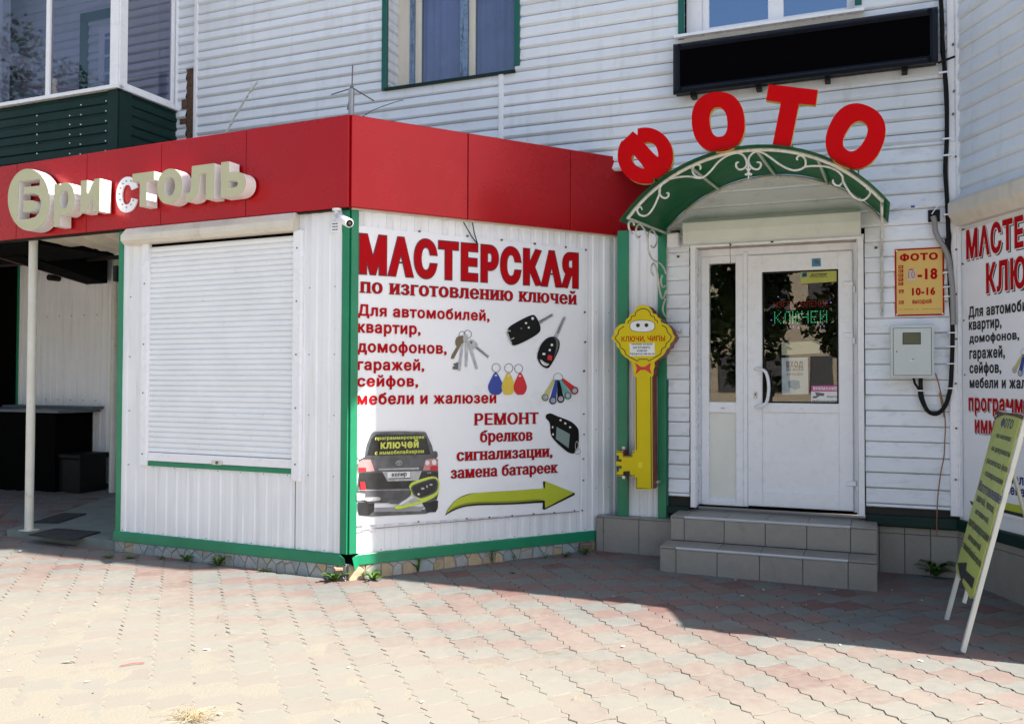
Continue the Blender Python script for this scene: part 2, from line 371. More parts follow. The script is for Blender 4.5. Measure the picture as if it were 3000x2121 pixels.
def tline(parent, name, fr, s, pl, pr, ptop, off, mats, o, bold=(.03, .03), serif=False, ref='c', outline=None, lab=None, **k):
    u0, z0 = fr.uv(pl, off); u1, _ = fr.uv(pr, off); _, z1 = fr.uv(ptop, off); mb = MB()
    if outline: text(mb, s, u0-outline*.9, u1+outline*.9, z0, z1-z0, o, 1, (bold[0]+outline/(z1-z0)*.6, bold[1]+outline/(z1-z0)*.6), serif, ref, track=-2*.75*outline/(z1-z0)*.6, **k)
    text(mb, s, u0, u1, z0, z1-z0, o+.0006, 0, bold, serif, ref, **k)
    return part(parent, name, mb, mats, fr, lab)
def ell(cx, cy, rx, ry, n=28, rot=0., a0=0., a1=2*pi):
    return [(cx + rx*cos(t)*cos(rot) - ry*sin(t)*sin(rot), cy + rx*cos(t)*sin(rot) + ry*sin(t)*cos(rot)) for t in [a0+(a1-a0)*i/n for i in range(n if abs(a1-a0-2*pi) < 1e-6 else n+1)]]
def shape(mb, fr, cf, polys, off, o, m=0, ms=1, o0=None):      # photo-measured outline laid on a plane
    cs = [[Vector(fr.uv(cf(*p), off)) for p in P] for P in polys]
    pts, tris, ed = fill(cs, 'eo')
    mb.region(tris, pts, ed, o0 if o0 is not None else 0, o, m, ms, flat=o0 is None)
def line(mb, fr, cf, P, off, o, w, m=0, o0=None):             # thick polyline, w in metres
    Q = [Vector(fr.uv(cf(*p), off)) for p in P]; n = len(Q); A = []; B = []
    for i in range(n):
        t = (Q[min(i+1, n-1)]-Q[max(i-1, 0)]).normalized(); d = Vector((-t.y, t.x))*w/2; A.append(Q[i]+d); B.append(Q[i]-d)
    vs = [(a.x, -o, a.y) for a in A] + [(b.x, -o, b.y) for b in B]
    mb.add(vs, [(n+i, n+i+1, i+1, i) for i in range(n-1)], m)
def smooth(P, k=6):                                            # Catmull-Rom through points
    out = []
    for i in range(len(P)-1):
        p0, p1, p2, p3 = P[max(i-1, 0)], P[i], P[i+1], P[min(i+2, len(P)-1)]
        for j in range(k):
            t = j/k; out.append(tuple(.5*((2*b) + (-a+c)*t + (2*a-5*b+4*c-d)*t*t + (-a+3*b-3*c+d)*t**3) for a, b, c, d in zip(p0, p1, p2, p3)))
    out.append(tuple(P[-1])); return out

# ------------------------------------------------------------------ where the wing on the right must end (from its shadow edges)
def hit(q):
    t = -(q-FR.O).dot(FR.n)/sdir.dot(FR.n); r = q + sdir*t - FR.O; return r.dot(FR.u), r.z
_q = F2.uv((1085, 1350)); UA, _ = hit(F2.w(_q[0], 0, _q[1]))
_bs = [hit(gnd(*cD_)) for cD_ in ((2000+840/2.296, 1700+430/2.296), (2000+1850/2.296, 1700+492/2.296), (2000+2296/2.296, 1700+530/2.296))]
UB = sum(b[0] for b in _bs)/3
_n = hit(gnd(1000+2235/2.296, 1700+245/2.296)); _q = F2.uv((1050, 1010)); _o = hit(F2.w(_q[0], 0, _q[1]))
print('SHADOW UA', UA, 'UB', _bs, 'notch', _n, 'over', _o)
ZN, ZO = _n[1], _o[1]

# ------------------------------------------------------------------ ground
pave = MB(); pave.add([(-120, -90, SLOPE*-90-.03), (120, -90, SLOPE*-90-.03), (120, 3.3, SLOPE*3.3-.03), (-120, 3.3, SLOPE*3.3-.03),
                       (-120, 120, SLOPE*120-.03), (120, 120, SLOPE*120-.03)], [(0, 1, 2, 3), (3, 2, 5, 4)])
pavement = part(None, 'pavement', pave, mRound, FG); pavement['kind'] = 'structure'
CA = radians(110.2); cdir = Vector((cos(CA), sin(CA), 0)); rdir = Vector((sin(CA), -cos(CA), 0))
PW, PH = .1975, .176                         # column width, pitch along a column
org = gnd(1000+270/2.296, 1700+20/2.296)
def g3(x, y, dz=0): return Vector((x, y, SLOPE*y+dz))
def infront(x, y, m=0.):
    p = Vector((x, y, 0)); k = p-F1.O; a = k.dot(F1.u); b = k.dot(F1.n); c = k.dot(F2.u); d = k.dot(F2.n)
    if a > -2.40 and a <= .05 and b < -.04-m and c < 0.3: return False
    if c > -.05 and d < -.04-m and a > -2.3: return False
    if (p-FM.O).dot(FM.n) < -.12 and a > -2.3: return False
    if (p-FR.O).dot(FR.n) < -.1: return False
    if a <= -2.40 and b < -3.0: return False
    return True
def pav_outline(sh=0.):
    hw, hh = PW/2-.0022, PH/2-.0022; P = []
    am, bm = .0115, .0085
    for i in range(9):                       # right edge upwards, two waves
        t = i/8; P.append((hw + am*sin(4*pi*t), -hh + 2*hh*t))
    for i in range(1, 6):
        t = i/6; P.append((hw - 2*hw*t, hh + bm*sin(2*pi*t)))
    for i in range(9):
        t = i/8; P.append((-hw + am*sin(4*pi*(1-t)), hh - 2*hh*t))
    for i in range(1, 6):
        t = i/6; P.append((-hw + 2*hw*t, -hh - bm*sin(2*pi*(t))*-1*-1))
    return P
def pav_mesh(name, mtl, b=.0022):
    P = pav_outline(); n = len(P); me = bpy.data.meshes.new(name)
    vs = [(x*(1-b/.1), y*(1-b/.09), 0) for x, y in P] + [(x, y, -.0035) for x, y in P] + [(x, y, -.03) for x, y in P]
    fs = [tuple(range(n))] + [(i, n+i, n+(i+1) % n, (i+1) % n) for i in range(n)] + [(n+i, 2*n+i, 2*n+(i+1) % n, n+(i+1) % n) for i in range(n)]
    me.from_pydata(vs, [], fs); me.materials.append(mtl); me.update(); return me
pmesh = [pav_mesh('paving_stone', m) for m in mPav]
cells = []
for ci in range(-34, 30):
    for ri in range(-34, 34):
        p = org + rdir*(ci*PW) + cdir*((ri + .5*(ci % 2))*PH)
        if not infront(p.x, p.y): continue
        if p.y < 3.2 or p.x < -8.5 or p.x > 5.6: continue
        d = p + Vector((0, 0, SLOPE*p.y)) - EYE; zc = (Vector((p.x, p.y, SLOPE*p.y))-EYE).dot(FW)
        if zc < .5: continue
        q = Vector((p.x, p.y, SLOPE*p.y))-EYE; X = 1500+F_PX*q.dot(RT)/zc; Y = 1060.5-F_PX*q.dot(UP)/zc
        vis = -60 < X < 3060 and Y < 2180
        kind = int(round(ri + .5*(ci % 2) + .5*ci)) % 2
        r = random.random()
        kind = 2 if r < .05 else (kind if r < .9 else 1-kind)
        cells.append((0 if vis else 1, zc, p.x, p.y, kind))
cells.sort()
yaxis = Vector((0, 1, SLOPE)).normalized(); nrm = Vector((0, -SLOPE, 1)).normalized()
cb = Vector((cdir.x, cdir.y, SLOPE*cdir.y)).normalized(); rb = cb.cross(nrm).normalized()
PMB = MB(); meshes_pts = [tuple(v.co) for v in pmesh[0].vertices], [tuple(q.vertices) for q in pmesh[0].polygons]
for i, (nv, zc, x, y, kd) in enumerate(cells):
    m4 = Matrix(((rb.x, cb.x, nrm.x, x), (rb.y, cb.y, nrm.y, y), (rb.z, cb.z, nrm.z, SLOPE*y + random.gauss(0, .0012)), (0, 0, 0, 1)))
    m4 = m4 @ Matrix.Rotation(random.gauss(0, .012), 4, 'Z') @ Matrix.Rotation(random.gauss(0, .010), 4, 'X') @ Matrix.Rotation(random.gauss(0, .010), 4, 'Y')
    if i < 300: place('paving_stone', pmesh[kd], m4, pavement)
    else: PMB.add([m4 @ Vector(v) for v in meshes_pts[0]], meshes_pts[1], kd)
part(pavement, 'paving_stones', PMB, mPav, FG, kind='stuff')
# sand that fills the joints and has drifted over the stones towards the lower left
SB = MB(); nx, ny = 330, 200; x0, x1, y0, y1 = -5.6, 3.9, 3.4, 8.2; grid = []
for j in range(ny+1):
    for i in range(nx+1):
        x = x0+(x1-x0)*i/nx; y = y0+(y1-y0)*j/ny
        n1 = noise.noise((x*.9, y*.9, 3.)); n2 = noise.noise((x*4, y*4, 9.)); n3 = noise.noise((x*19, y*19, 1.))
        amt = max(0, min(1, (-(x+1.3)*.36 - (y-4.75)*.62 + n1*.35 + n2*.22)))
        amt2 = max(0, min(1, (-x*.22 + (5.45-y)*.55 + .15 + n1*.8 + n2*.5)))
        h = -.0068 + .0063*amt2 + .0035*amt*amt + n3*.0010*(.3+amt)
        grid.append((x, y, SLOPE*y + h))
SB.add(grid, [(j*(nx+1)+i, j*(nx+1)+i+1, (j+1)*(nx+1)+i+1, (j+1)*(nx+1)+i) for j in range(ny) for i in range(nx)
              if infront(x0+(x1-x0)*i/nx, y0+(y1-y0)*j/ny, .1)], 0, True)
part(pavement, 'sand', SB, mSand, FG, kind='stuff')

# ------------------------------------------------------------------ the house: siding, trims, windows, balcony, wing
house = thing('apartment_building', FM, 0, 0, 0, 'apartment house clad in white horizontal siding behind the red kiosk', 'building')
PL, FL = .1178, 1.508; PU, FU = .0995, 4.3984
ZS = 3.42
def siding(fr, u0, u1, z0, z1, pitch, phase, mtl, lips=(.013,), holes=(), par=None, gap=None):
    k = math.floor((z0-phase)/pitch)
    while phase + k*pitch < z1-.004:
        zb = phase + k*pitch; a = max(zb, z0); b = min(zb+pitch, z1); lip, rl_ = lips[k % len(lips)]
        iv = [(u0, u1)]
        for h in holes:
            if h[2] < b-.01 and h[3] > a+.01:
                iv = [q for s_ in iv for q in ((s_[0], min(s_[1], h[0])), (max(s_[0], h[1]), s_[1])) if q[1]-q[0] > .01]
        for p, q in iv:
            mb = MB(); f = lambda z: .003 + (1-(z-zb)/pitch)*lip
            r1 = min(a+rl_, b-.02)
            sl_ = rl_*.26
            prof = [(-.03, a), (.0015, a), (lip*.55, a+rl_*.25), (lip*.9+.003, a+rl_*.6), (f(r1)+.003, r1), (f(b-sl_), b-sl_), (-.03, b-sl_)]
            mb.sweep(prof, p + random.uniform(-.002, .002), q); part(par or house, 'siding_board', mb, mtl, fr)
        k += 1
# holes in the main wall
d0u = FM.uv(vw(1548, 900))[0]; d1u = FM.uv(vw(1939, 900))[0]; dzb = FM.uv(vw(1730, 1140))[1]
dzt = FM.uv(vw(1730, 535))[1]
def fv(x, y, off=0): return FM.uv(vw(x, y), off)
w1 = (fv(868, 100)[0], fv(1157, 100)[0], fv(868, 197)[1], 6.3)
w2 = (fv(1535, 50)[0], fv(1917, 50)[0], fv(1720, 58)[1], 6.3)
postR = fv(1495, 900)[0]
print('d', d0u, d1u, dzb, dzt, 'w1', w1, 'w2', w2, 'post', postR)
kx = fv(440, 250)[0]; kx2 = fv(1125, 240)[0]
door_hole = (d0u-.005, d1u+.005, -1, dzt+.02)
siding(FM, postR, uR-.02, .655, ZS, PL, FL, mSidL, ((.015, .013),), [door_hole])
siding(FM, kx2, uR-.02, ZS, 6.25, PU, FU, mSid, ((.022, .034), (.010, .020)), [w1, w2])
siding(FM, kx, kx2, 3.0, 6.25, PU, FU, mSid, ((.022, .034), (.010, .020)), [w1])
gapu = fv(419, 250)[0]
siding(FM, -18, gapu, 3.0, fv(420, 155)[1], PU, FU, mSid, ((.022, .034), (.010, .020)))
siding(FM, -18, kx-.02, fv(420, 155)[1], 6.25, PU, FU, mSid, ((.022, .034), (.010, .020)))
b = MB()
holes_core = [(d0u, d1u, -1, dzt+.02)]
b.box(-4.4, d0u, -.34, -.30, -.5, 9.0); b.box(-18, -4.4, -.34, -.30, 3.0, 9.0); b.box(d1u, uR+.3, -.34, -.30, -.5, 9.0); b.box(d0u, d1u, -.34, -.30, dzt, 9.0)
b.box(-18, uR, -.30, .012, 6.25, 14.0); b.box(-18, uR+.2, -9, .1, 14.0, 14.1)
b.box(postR-.3, d0u, -.3, -.01, -.3, .66); b.box(d1u, uR+.1, -.3, -.01, -.3, .66)
part(house, 'wall', b, mRoom, FM)
def bars(par, fr, name, mtl, *bx):
    mb = MB()
    for q in bx: mb.box(*q)
    return part(par, name, mb, mtl, fr)
# vertical joint strips
bars(house, FM, 'joint_strip', mWhite, (kx-.022, kx+.022, 0, .026, 3.2, 6.25, 0, .004))
bars(house, FM, 'joint_strip', mWhite, (kx2-.024, kx2+.024, 0, .026, 3.2, w1[2]-.03, 0, .004))
mb = MB(); mb.box(gapu+.002, kx-.022, -.05, .004, 3.2, fv(420, 155)[1]-.02); mb.box(gapu-.06, gapu+.01, .0, .016, fv(412, 246)[1], fv(412, 225)[1])
mb.box(gapu-.08, gapu+.01, .0, .018, fv(412, 280)[1], fv(412, 268)[1])
part(house, 'rusty_gap', mb, mRust, FM)
# corner trims between the main wall and the wing
cz = fv(2140, 320)[1]
mb = MB(); mb.box(uR-.062, uR-.008, 0, .035, cz, 6.3, 0, .004); part(house, 'corner_trim', mb, mWhite, FM)
mb = MB(); mb.box(uR-.060, uR-.008, 0, .045, .62, cz, 0, .004); part(house, 'corner_trim', mb, mWhite, FM)
mb = MB(); mb.box(.0, .05, 0, .03, .62, 6.3, 0, .004); part(house, 'corner_trim', mb, mWhite, FR)
mb = MB()
for (x, y) in ((2137, 100), (2139, 205), (2137, 256), (2143, 352), (2142, 455), (2144, 560), (2144, 660), (2144, 760), (2143, 860), (2144, 960), (2143, 1075)):
    u, z = fv(x, y, .05); mb.prism(ell(u, z, .008, .008, 8), .0, .056)
part(house, 'trim_screws', mb, mScrew, FM, kind='stuff')
# dark flashing and tiled plinth
def flash(fr, u0, u1, z0, z1, mtl=mDkG, name='flashing'):
    mb = MB(); mb.sweep([(-.02, z1), (.03, z1), (.034, z1-.01), (.036, z0+.01), (.028, z0), (-.01, z0)], u0, u1)
    return part(house, name, mb, mtl, fr)
zf1 = fv(2040, 1157)[1]; zf0 = fv(2040, 1182)[1]
flash(FM, d1u+.01, uR-.02, zf0, zf1); flash(FM, postR-.02, d0u-.01, fv(1520, 1152)[1], fv(1520, 1134)[1])
def tiles(par, fr, us, zs, o, mtl=mTile, g=.004, th=.012, name='tile', bed=True):
    for i in range(len(us)-1):
        for j in range(len(zs)-1):
            mb = MB(); mb.box(us[i]+g/2, us[i+1]-g/2, o-th, o+random.uniform(-.001, .001), zs[j]+g/2, zs[j+1]-g/2, 0, .0025); part(par, name, mb, mtl, fr)
    if bed:
        mb = MB(); mb.box(us[0]+.001, us[-1]-.001, o-th-.05, o-.004, zs[0], zs[-1]-.001); part(par, 'grout_bed', mb, mGrout, fr)
zt = FM.uv(cD(2100, 682))[1]
us = [FM.uv(cD(x, 800))[0] for x in (1700, 2025, 2188)]; w_ = us[2]-us[1]; us = [us[0], us[1], us[2]] + [us[2]+w_*k for k in (1, 2)]; us = [u for u in us if u < uR-.05]+[uR]
tiles(house, FM, us, [-.03+ZG(FM.O), zt, zf0+.01], -.004)
# plinth ledge left of the steps
le = FM.uv(vw(1338, 1200), .0)
LO = .135
lu = [FM.uv(cD(x, 700), LO)[0] for x in (212, 257, 484, 690)]; lz = FM.uv(cD(400, 590), LO)[1]
tiles(house, FM, lu, [0.08, lz], LO)
for a, c in ((lu[0], lu[2]), (lu[2], lu[3]-.0)):
    mb = MB(); mb.box(a+.002, c-.002, -.02, LO+.004, lz+.001, lz+.013, 0, .003); part(house, 'tile', mb, mTile, FM)
mb = MB(); mb.box(lu[0]-.002, lu[0]+.004, -.1, LO-.004, 0.05, lz); part(house, 'tile', mb, mTile, FM)

# window above the kiosk: deep reveal, peeling frame, curtains
def window(u0, u1, z0, z1, dep, name, label=None):
    o = MB(); o.box(u0-.001, u1+.001, -dep-.03, -dep-.025, z0-.05, z1); w = part(house, name, o, mVoid, FM, label); return w
win = window(w1[0], w1[1], w1[2], w1[3], .262, 'window', 'old window with peeling blue and brown frame')
DW = -.22
mb = MB(); a = fv(912, 100, DW)[0]
x1_, x2_, x3_, x4_ = [fv(x, 100, DW)[0] for x in (931, 945, 1034, 1051)]; x5_ = fv(1066, 100, DW)[0]
mb.box(a-.09, fv(921, 100, DW)[0], DW-.02, DW+.02, w1[2], 6.3, 0, .003); mb.box(x1_, x2_, DW-.02, DW, w1[2], 6.3, 0, .003); mb.box(x4_, x5_, DW-.02, DW, w1[2], 6.3, 0, .003)
part(win, 'inner_frame', mb, mCream, FM)
mb = MB(); mb.box(fv(921, 100, DW)[0], x1_, DW-.02, DW+.03, w1[2], 6.3, 0, .006); part(win, 'peeling_post', mb, mPeel, FM)
mb = MB(); mb.box(x3_, x4_, DW-.02, DW+.03, w1[2], 6.3, 0, .006); part(win, 'peeling_post', mb, mPeel, FM)
for p, q in ((x2_, x3_), (x5_, w1[1]+.05)):
    mb = MB(); mb.box(p, q, DW-.012, DW-.006, w1[2]+.02, 6.3); part(win, 'pane', mb, mGl, FM)
    mb = MB(); n = 40
    mb.hsweep([(p+(q-p)*i/n, DW-.040-.008*sin(i*.9)+.006*sin(i*.37)) for i in range(n+1)], w1[2]+.02, 6.3); part(win, 'curtain', mb, mCur, FM)
# reveal lined with siding strips on the left, plain elsewhere
rv = Frame(FM.w(w1[0], -.004, 0), FM.y)      # runs into the wall
k = math.floor((w1[2]-FU)/PU)
while FU+k*PU < 6.25:
    z = FU+k*PU; m_ = MB(); a_ = max(z, w1[2]+.01); lp = (.012, .006)[k % 2]
    if z+PU > a_: m_.sweep([(-.02, a_), (0., a_), (lp, a_+.02), (.002, z+PU-.006), (-.02, z+PU-.006)], 0, .235); part(house, 'siding_board', m_, mSid, rv)
    k += 1
mb = MB(); mb.box(w1[0]-.045, w1[0]+.008, -.01, .03, w1[2]-.03, 6.3, 0, .004); part(win, 'side_trim', mb, mTeal, FM)
mb = MB(); mb.box(w1[1]-.01, w1[1]+.045, -.25, .03, fv(1160, 150)[1], 6.3, 0, .004); part(win, 'side_trim', mb, mTeal, FM)
mb = MB(); mb.sweep([(-.25, w1[2]+.02), (.035, w1[2]-.012), (.037, w1[2]-.035), (.02, w1[2]-.037), (-.25, w1[2]-.02)], w1[0]-.01, w1[1]+.0); part(win, 'sill', mb, mDkG, FM)
# window above the dark display
win = window(w2[0], w2[1], w2[2], w2[3], .25, 'window', 'white plastic window with bright sky reflected in it')
D2 = -.10
e = [fv(x, 40, D2)[0] for x in (1575, 1590, 1722, 1757, 1899, 1915)]
mb = MB(); zz = fv(1720, 53, D2)[1]
mb.box(w2[0], e[0], D2-.02, D2+.03, w2[2], 6.3, 0, .004); mb.box(e[0], e[1], D2-.03, D2, w2[2], 6.3, 0, .004); mb.box(e[2], e[3], D2-.03, D2, w2[2], 6.3, 0, .004); mb.box(e[4], w2[1]+.03, D2-.03, D2, w2[2], 6.3, 0, .004)
for a_, c_ in ((e[1], e[2]), (e[3], e[4])): mb.box(a_, c_, D2-.03, D2, zz-.03, zz+.035, 0, .004)
part(win, 'frame', mb, mWhite, FM)
for a_, c_ in ((e[1], e[2]), (e[3], e[4])):
    mb = MB(); mb.box(a_, c_, D2-.02, D2-.014, zz, 6.3); part(win, 'pane', mb, mGl2, FM)
mb = MB(); mb.box(w2[0]-.05, w2[0], -.01, .03, w2[2]-.02, 6.3, 0, .004); part(win, 'side_trim', mb, mTeal, FM)
mb = MB(); mb.box(w2[1], w2[1]+.05, -.01, .03, w2[2]+.05, 6.3, 0, .004); part(win, 'side_trim', mb, mTeal, FM)
mb = MB(); mb.sweep([(-.1, w2[2]+.03), (.10, w2[2]-.005), (.105, w2[2]-.03), (.09, w2[2]-.03), (-.02, w2[2]-.01)], w2[0]-.07, w2[1]+.07); part(win, 'sill', mb, mWhite, FM)

# wing on the right
WZ = FR.uv(vw(2230, 445))[1]
zb1 = FR.uv(cM(690, 1205))[1]; zb0 = FR.uv(cM(600, 1450))[1]
print('wing box z', zb0, zb1)
siding(FR, .05, UA, zb1-.02, 6.25, PL*.98, FL+.03, mSid, ((.022, .034), (.010, .020)))
mb = MB(); mb.box(.0, UA, -6, -.004, -.5, 18.); mb.box(UA, UB, -6, -.004, -.5, ZN); mb.box(UA-.02, UA+.34, -.3, .03, ZO, 9.85); mb.box(UA-.02, UA+.34, -.3, .03, 10.12, 11.0); mb.box(.0, UA, -.003, .012, 6.25, 18.)  # the two high panels past the wing end are unseen, added to cast shade
part(house, 'wing_wall_and_shade_panels', mb, mShW, FR)
mb = MB(); prof = [(-.004, zb1), (.10, zb1-.02), (.125, zb1-.05), (.125, zb0+.08), (.06, zb0), (-.004, zb0)]
mb.sweep(prof, .085, UB)
n_ = len(prof); mb.add([(.085, -o_, z_) for o_, z_ in prof], [tuple(range(n_))]); mb.add([(UB, -o_, z_) for o_, z_ in prof], [tuple(reversed(range(n_)))])
part(house, 'roller_shutter_box', mb, mCream, FR)
zfr1 = FR.uv(cE(760, 815))[1]; zfr0 = FR.uv(cE(760, 905))[1]; print('flash R', zfr0, zfr1, 'M', zf0, zf1)
flash(FR, .02, UB, zf0, zf1)
ush = [0, .10] + [FR.uv(cE(x, 1000))[0] for x in (620, 735)]; wt = ush[3]-ush[2]; print('R tiles', ush)
ush = [0, .12]; 
while ush[-1] < UB-.05: ush.append(min(ush[-1]+.31, UB))
tiles(house, FR, ush, [-.05+ZG(FM.O), zt, zf0+.01], .014)
mb = MB(); mb.box(UB-.03, UB+.03, -.3, .01, -.3, ZN, 0, .003); part(house, 'corner_trim', mb, mWhite, FR)

# balcony on the left
cw = FM.uv(vw(398, 243)); 
def bal_depth():
    lo, hi = .1, 3.
    for _ in range(40):
        mid = (lo+hi)/2; u, z = FM.uv(vw(266, 196), mid)
        if u < cw[0]: lo = mid
        else: hi = mid
    return lo
BD = bal_depth(); bu, bz = FM.uv(vw(266, 196), BD); print('balcony depth', BD, bu, cw, bz)
FB = Frame(FM.w(0, BD, 0), FM.u); FS = Frame(FM.w(cw[0], BD, 0), FM.y)   # front and side faces, side u runs into the wall
BL = -17.0; ZB = bz
balc = MB(); balc.box(BL, cw[0]-.02, -BD+.03, -.03, 3.36, 3.42); balcony = part(house, 'balcony', balc, mDkG, FB)
def ribbed(fr, u0, u1, z0, z1, name):
    zz_ = z0
    while zz_ < z1-.02:
        t_ = min(zz_+.2, z1); m_ = MB(); m_.sweep([(-.012, zz_), (.0, zz_+.01), (.0, zz_+.082), (-.012, zz_+.094), (-.012, zz_+.106), (.0, zz_+.118), (.0, t_-.012), (-.012, t_)], u0, u1)
        part(balcony, name, m_, mDkG, fr); zz_ += .2
ribbed(FB, BL, cw[0]-.01, 3.36, ZB-.01, 'cladding_sheet'); ribbed(FS, .01, BD-.0, 3.36, ZB-.01, 'cladding_sheet')
mb = MB(); mb.box(cw[0]-.13, cw[0]+.004, -.02, .012, 3.36, ZB); mb.box(cw[0]-.01, cw[0]+.012, -.16, .0, 3.36, ZB); part(balcony, 'corner_strip', mb, mDkG, FB)
mb = MB()
for x in (109, 205): 
    for y in (340, 366, 395, 420, 451, 478):
        u, z = FB.uv(cN(x*2.254, y*2.254)); mb.prism(ell(u, z, .007, .007, 6), 0, .006)
for r_ in range(6):
    for uu in (cw[0]-.16, cw[0]-.5): mb.prism(ell(uu, ZB-.12-.1*r_, .007, .007, 6), -.01, .006)
part(balcony, 'sheet_screws', mb, mWhite, FB, kind='stuff')
mb = MB(); mb.box(BL, cw[0]+.035, -.03, .05, ZB-.02, ZB+.02, 0, .004); part(balcony, 'sill', mb, mWhite, FB)
mb = MB(); mb.box(-.02, BD, -.03, .035, ZB-.02, ZB+.02, 0, .004); part(balcony, 'sill', mb, mWhite, FS)
def upost(x, w): u = FB.uv(vw(x, 100))[0]; return u-w/2, u+w/2
posts_ = [upost(110, .05), upost(-95, .05), upost(-300, .05), upost(-500, .05), upost(-720, .05)]
for i_, (a_, c_) in enumerate(posts_):
    mb = MB(); mb.box(a_, c_, -.03, .02, ZB+.02, 6.4, 0, .004); part(balcony, 'mullion', mb, mWhite, FB)
mb = MB(); mb.box(cw[0]-.10, cw[0]+.004, -.08, .024, ZB+.02, 6.4, 0, .006); part(balcony, 'corner_post', mb, mWhite, FB)
mb = MB(); mb.box(0.0, .10, -.03, .012, ZB+.02, 6.4, 0, .004); mb.box(BD-.10, BD-.06, -.03, .01, ZB+.02, 6.4, 0, .004); mb.box(BD-.04, BD, -.02, .012, ZB+.02, 6.4, 0, .004)
mb.box(.10, BD-.1, -.03, .008, ZB+.02, ZB+.065, 0, .004); part(balcony, 'side_frame', mb, mWhite, FS)
mb = MB(); mb.box(.10, BD-.10, -.014, -.008, ZB+.06, 6.4); part(balcony, 'pane', mb, mGlB, FS)
edges_ = sorted([cw[0]-.10] + [q for p in posts_ for q in p] + [BL])
for i_ in range(0, len(edges_)-1, 1):
    a_, c_ = edges_[i_], edges_[i_+1]
    if c_-a_ > .2: mb = MB(); mb.box(a_, c_, -.012, -.006, ZB+.02, 6.4); part(balcony, 'pane', mb, mGlB, FB)
mb = MB(); mb.box(BL, cw[0]+.02, -BD, .03, 6.4, 6.5); part(balcony, 'ceiling', mb, mShW, FB)
# window and door frame on the wall inside the balcony
iw0, iw1 = [FM.uv(vw(x, 100), .02)[0] for x in (182, 262)]
mb = MB(); mb.box(iw0, iw0+.10, .0, .04, 3.9, 5.75); mb.box(iw0, iw1, .0, .04, 5.65, 5.75); part(balcony, 'inner_window_trim', mb, mTeal, FM)
mb = MB(); mb.rect(iw0+.28, iw1+.02, 4.1, 5.55, .08, .01, .035); part(balcony, 'inner_window_frame', mb, mWhite, FM)
mb = MB(); mb.box(iw0+.36, iw1-.06, .015, .02, 4.18, 5.47); part(balcony, 'inner_window_pane', mb, mGl, FM)
mb = MB(); mb.box(iw0-.9, iw0-.78, .0, BD-.1, 5.2, 5.35); mb.box(BL, iw0-.78, .3, .4, 3.9, 6.4); part(balcony, 'inner_partition', mb, mShW, FM)

# ------------------------------------------------------------------ entrance door
DO = -.10
def dv(x, y, off=DO): return FM.uv(cB(x, y), off)
d2 = lambda x, y: FM.uv(cD(x, y), DO)
fr0 = dv(662, 800)[0]; fr1 = dv(1755, 800)[0]; sidl, sidr = dv(705, 800)[0], dv(990, 800)[0]; lf0, lf1 = dv(1022, 800)[0], dv(1735, 700)[0]
zdb = d2(1050, 505)[1]; zdt = dv(1380, 330)[1]; zft = dv(1200, 275)[1]
door = MB(); door.box(fr0-.02, sidl, DO-.08, DO-.005, zdb, zft, 0, .006); door.box(sidr, lf0, DO-.08, DO+.004, zdb, zft-.04, 0, .006)
door.box(lf1, fr1+.02, DO-.08, DO-.005, zdb, zft, 0, .006); door.box(sidl, lf1, DO-.08, DO-.005, zdt+.004, zft, 0, .006)
entrance = part(house, 'entrance_door', door, mWhite, FM, 'white plastic entrance door with a narrow side pane')
g = [dv(760, 800)[0], dv(940, 800)[0], dv(900, 1340)[1], dv(850, 398)[1]]; pm0 = dv(850, 1412)[1]; lb0 = d2(1000, 455)[1]
mb = MB(); mb.box(sidl, g[0], DO-.06, DO+.006, zdb, zdt+.01, 0, .005); mb.box(g[1], sidr, DO-.06, DO+.006, zdb, zdt+.01, 0, .005)
mb.box(g[0], g[1], DO-.06, DO+.006, g[3], zdt+.01, 0, .005); mb.box(g[0], g[1], DO-.06, DO+.006, pm0, g[2], 0, .005); mb.box(g[0], g[1], DO-.06, DO+.006, zdb, lb0, 0, .005)
part(entrance, 'side_frame', mb, mWhite, FM)
mb = MB(); mb.box(g[0], g[1], DO-.035, DO-.028, g[2], g[3]); part(entrance, 'pane', mb, mGlD, FM)
mb = MB(); mb.box(g[0], g[1], DO-.03, DO-.016, lb0, pm0); part(entrance, 'lower_panel', mb, mat('yellowed_plastic', (.74, .75, .70), .35, var=.03), FM)
G = [dv(1122, 800)[0], dv(1638, 800)[0], dv(1400, 1348)[1], dv(1400, 448)[1]]; P0 = dv(1400, 1415)[1]; B0 = d2(1500, 422)[1]
mb = MB(); mb.box(lf0, G[0], DO-.05, DO+.02, zdb+.012, zdt, 0, .006); mb.box(G[1], lf1, DO-.05, DO+.02, zdb+.012, zdt, 0, .006)
mb.box(G[0], G[1], DO-.05, DO+.02, G[3], zdt, 0, .006); mb.box(G[0], G[1], DO-.05, DO+.02, P0, G[2], 0, .006); mb.box(G[0], G[1], DO-.05, DO+.02, zdb+.012, B0, 0, .006)
part(entrance, 'leaf_frame', mb, mWhite, FM)
mb = MB(); mb.rect(G[0], G[1], G[2], G[3], .012, DO-.02, DO+.012, 0, .003); part(entrance, 'gasket', mb, mBlk, FM)
mb = MB(); mb.box(G[0]+.01, G[1]-.01, DO-.02, DO-.012, G[2]+.01, G[3]-.01); part(entrance, 'pane', mb, mGlD, FM)
mb = MB(); mb.box(G[0], G[1], DO-.02, DO+.006, B0, P0); part(entrance, 'lower_panel', mb, mWhite, FM)
for y in (540, 888, None):
    u, z = dv(1712, y) if y else d2(1855, 362)
    mb = MB(); mb.box(u-.045, u+.028, DO+.02, DO+.036, z-.02, z+.02, 0, .004); mb.box(u+.026, u+.045, DO+.0, DO+.03, z-.065, z-.018, 0, .003); part(entrance, 'hinge', mb, mWhite, FM)
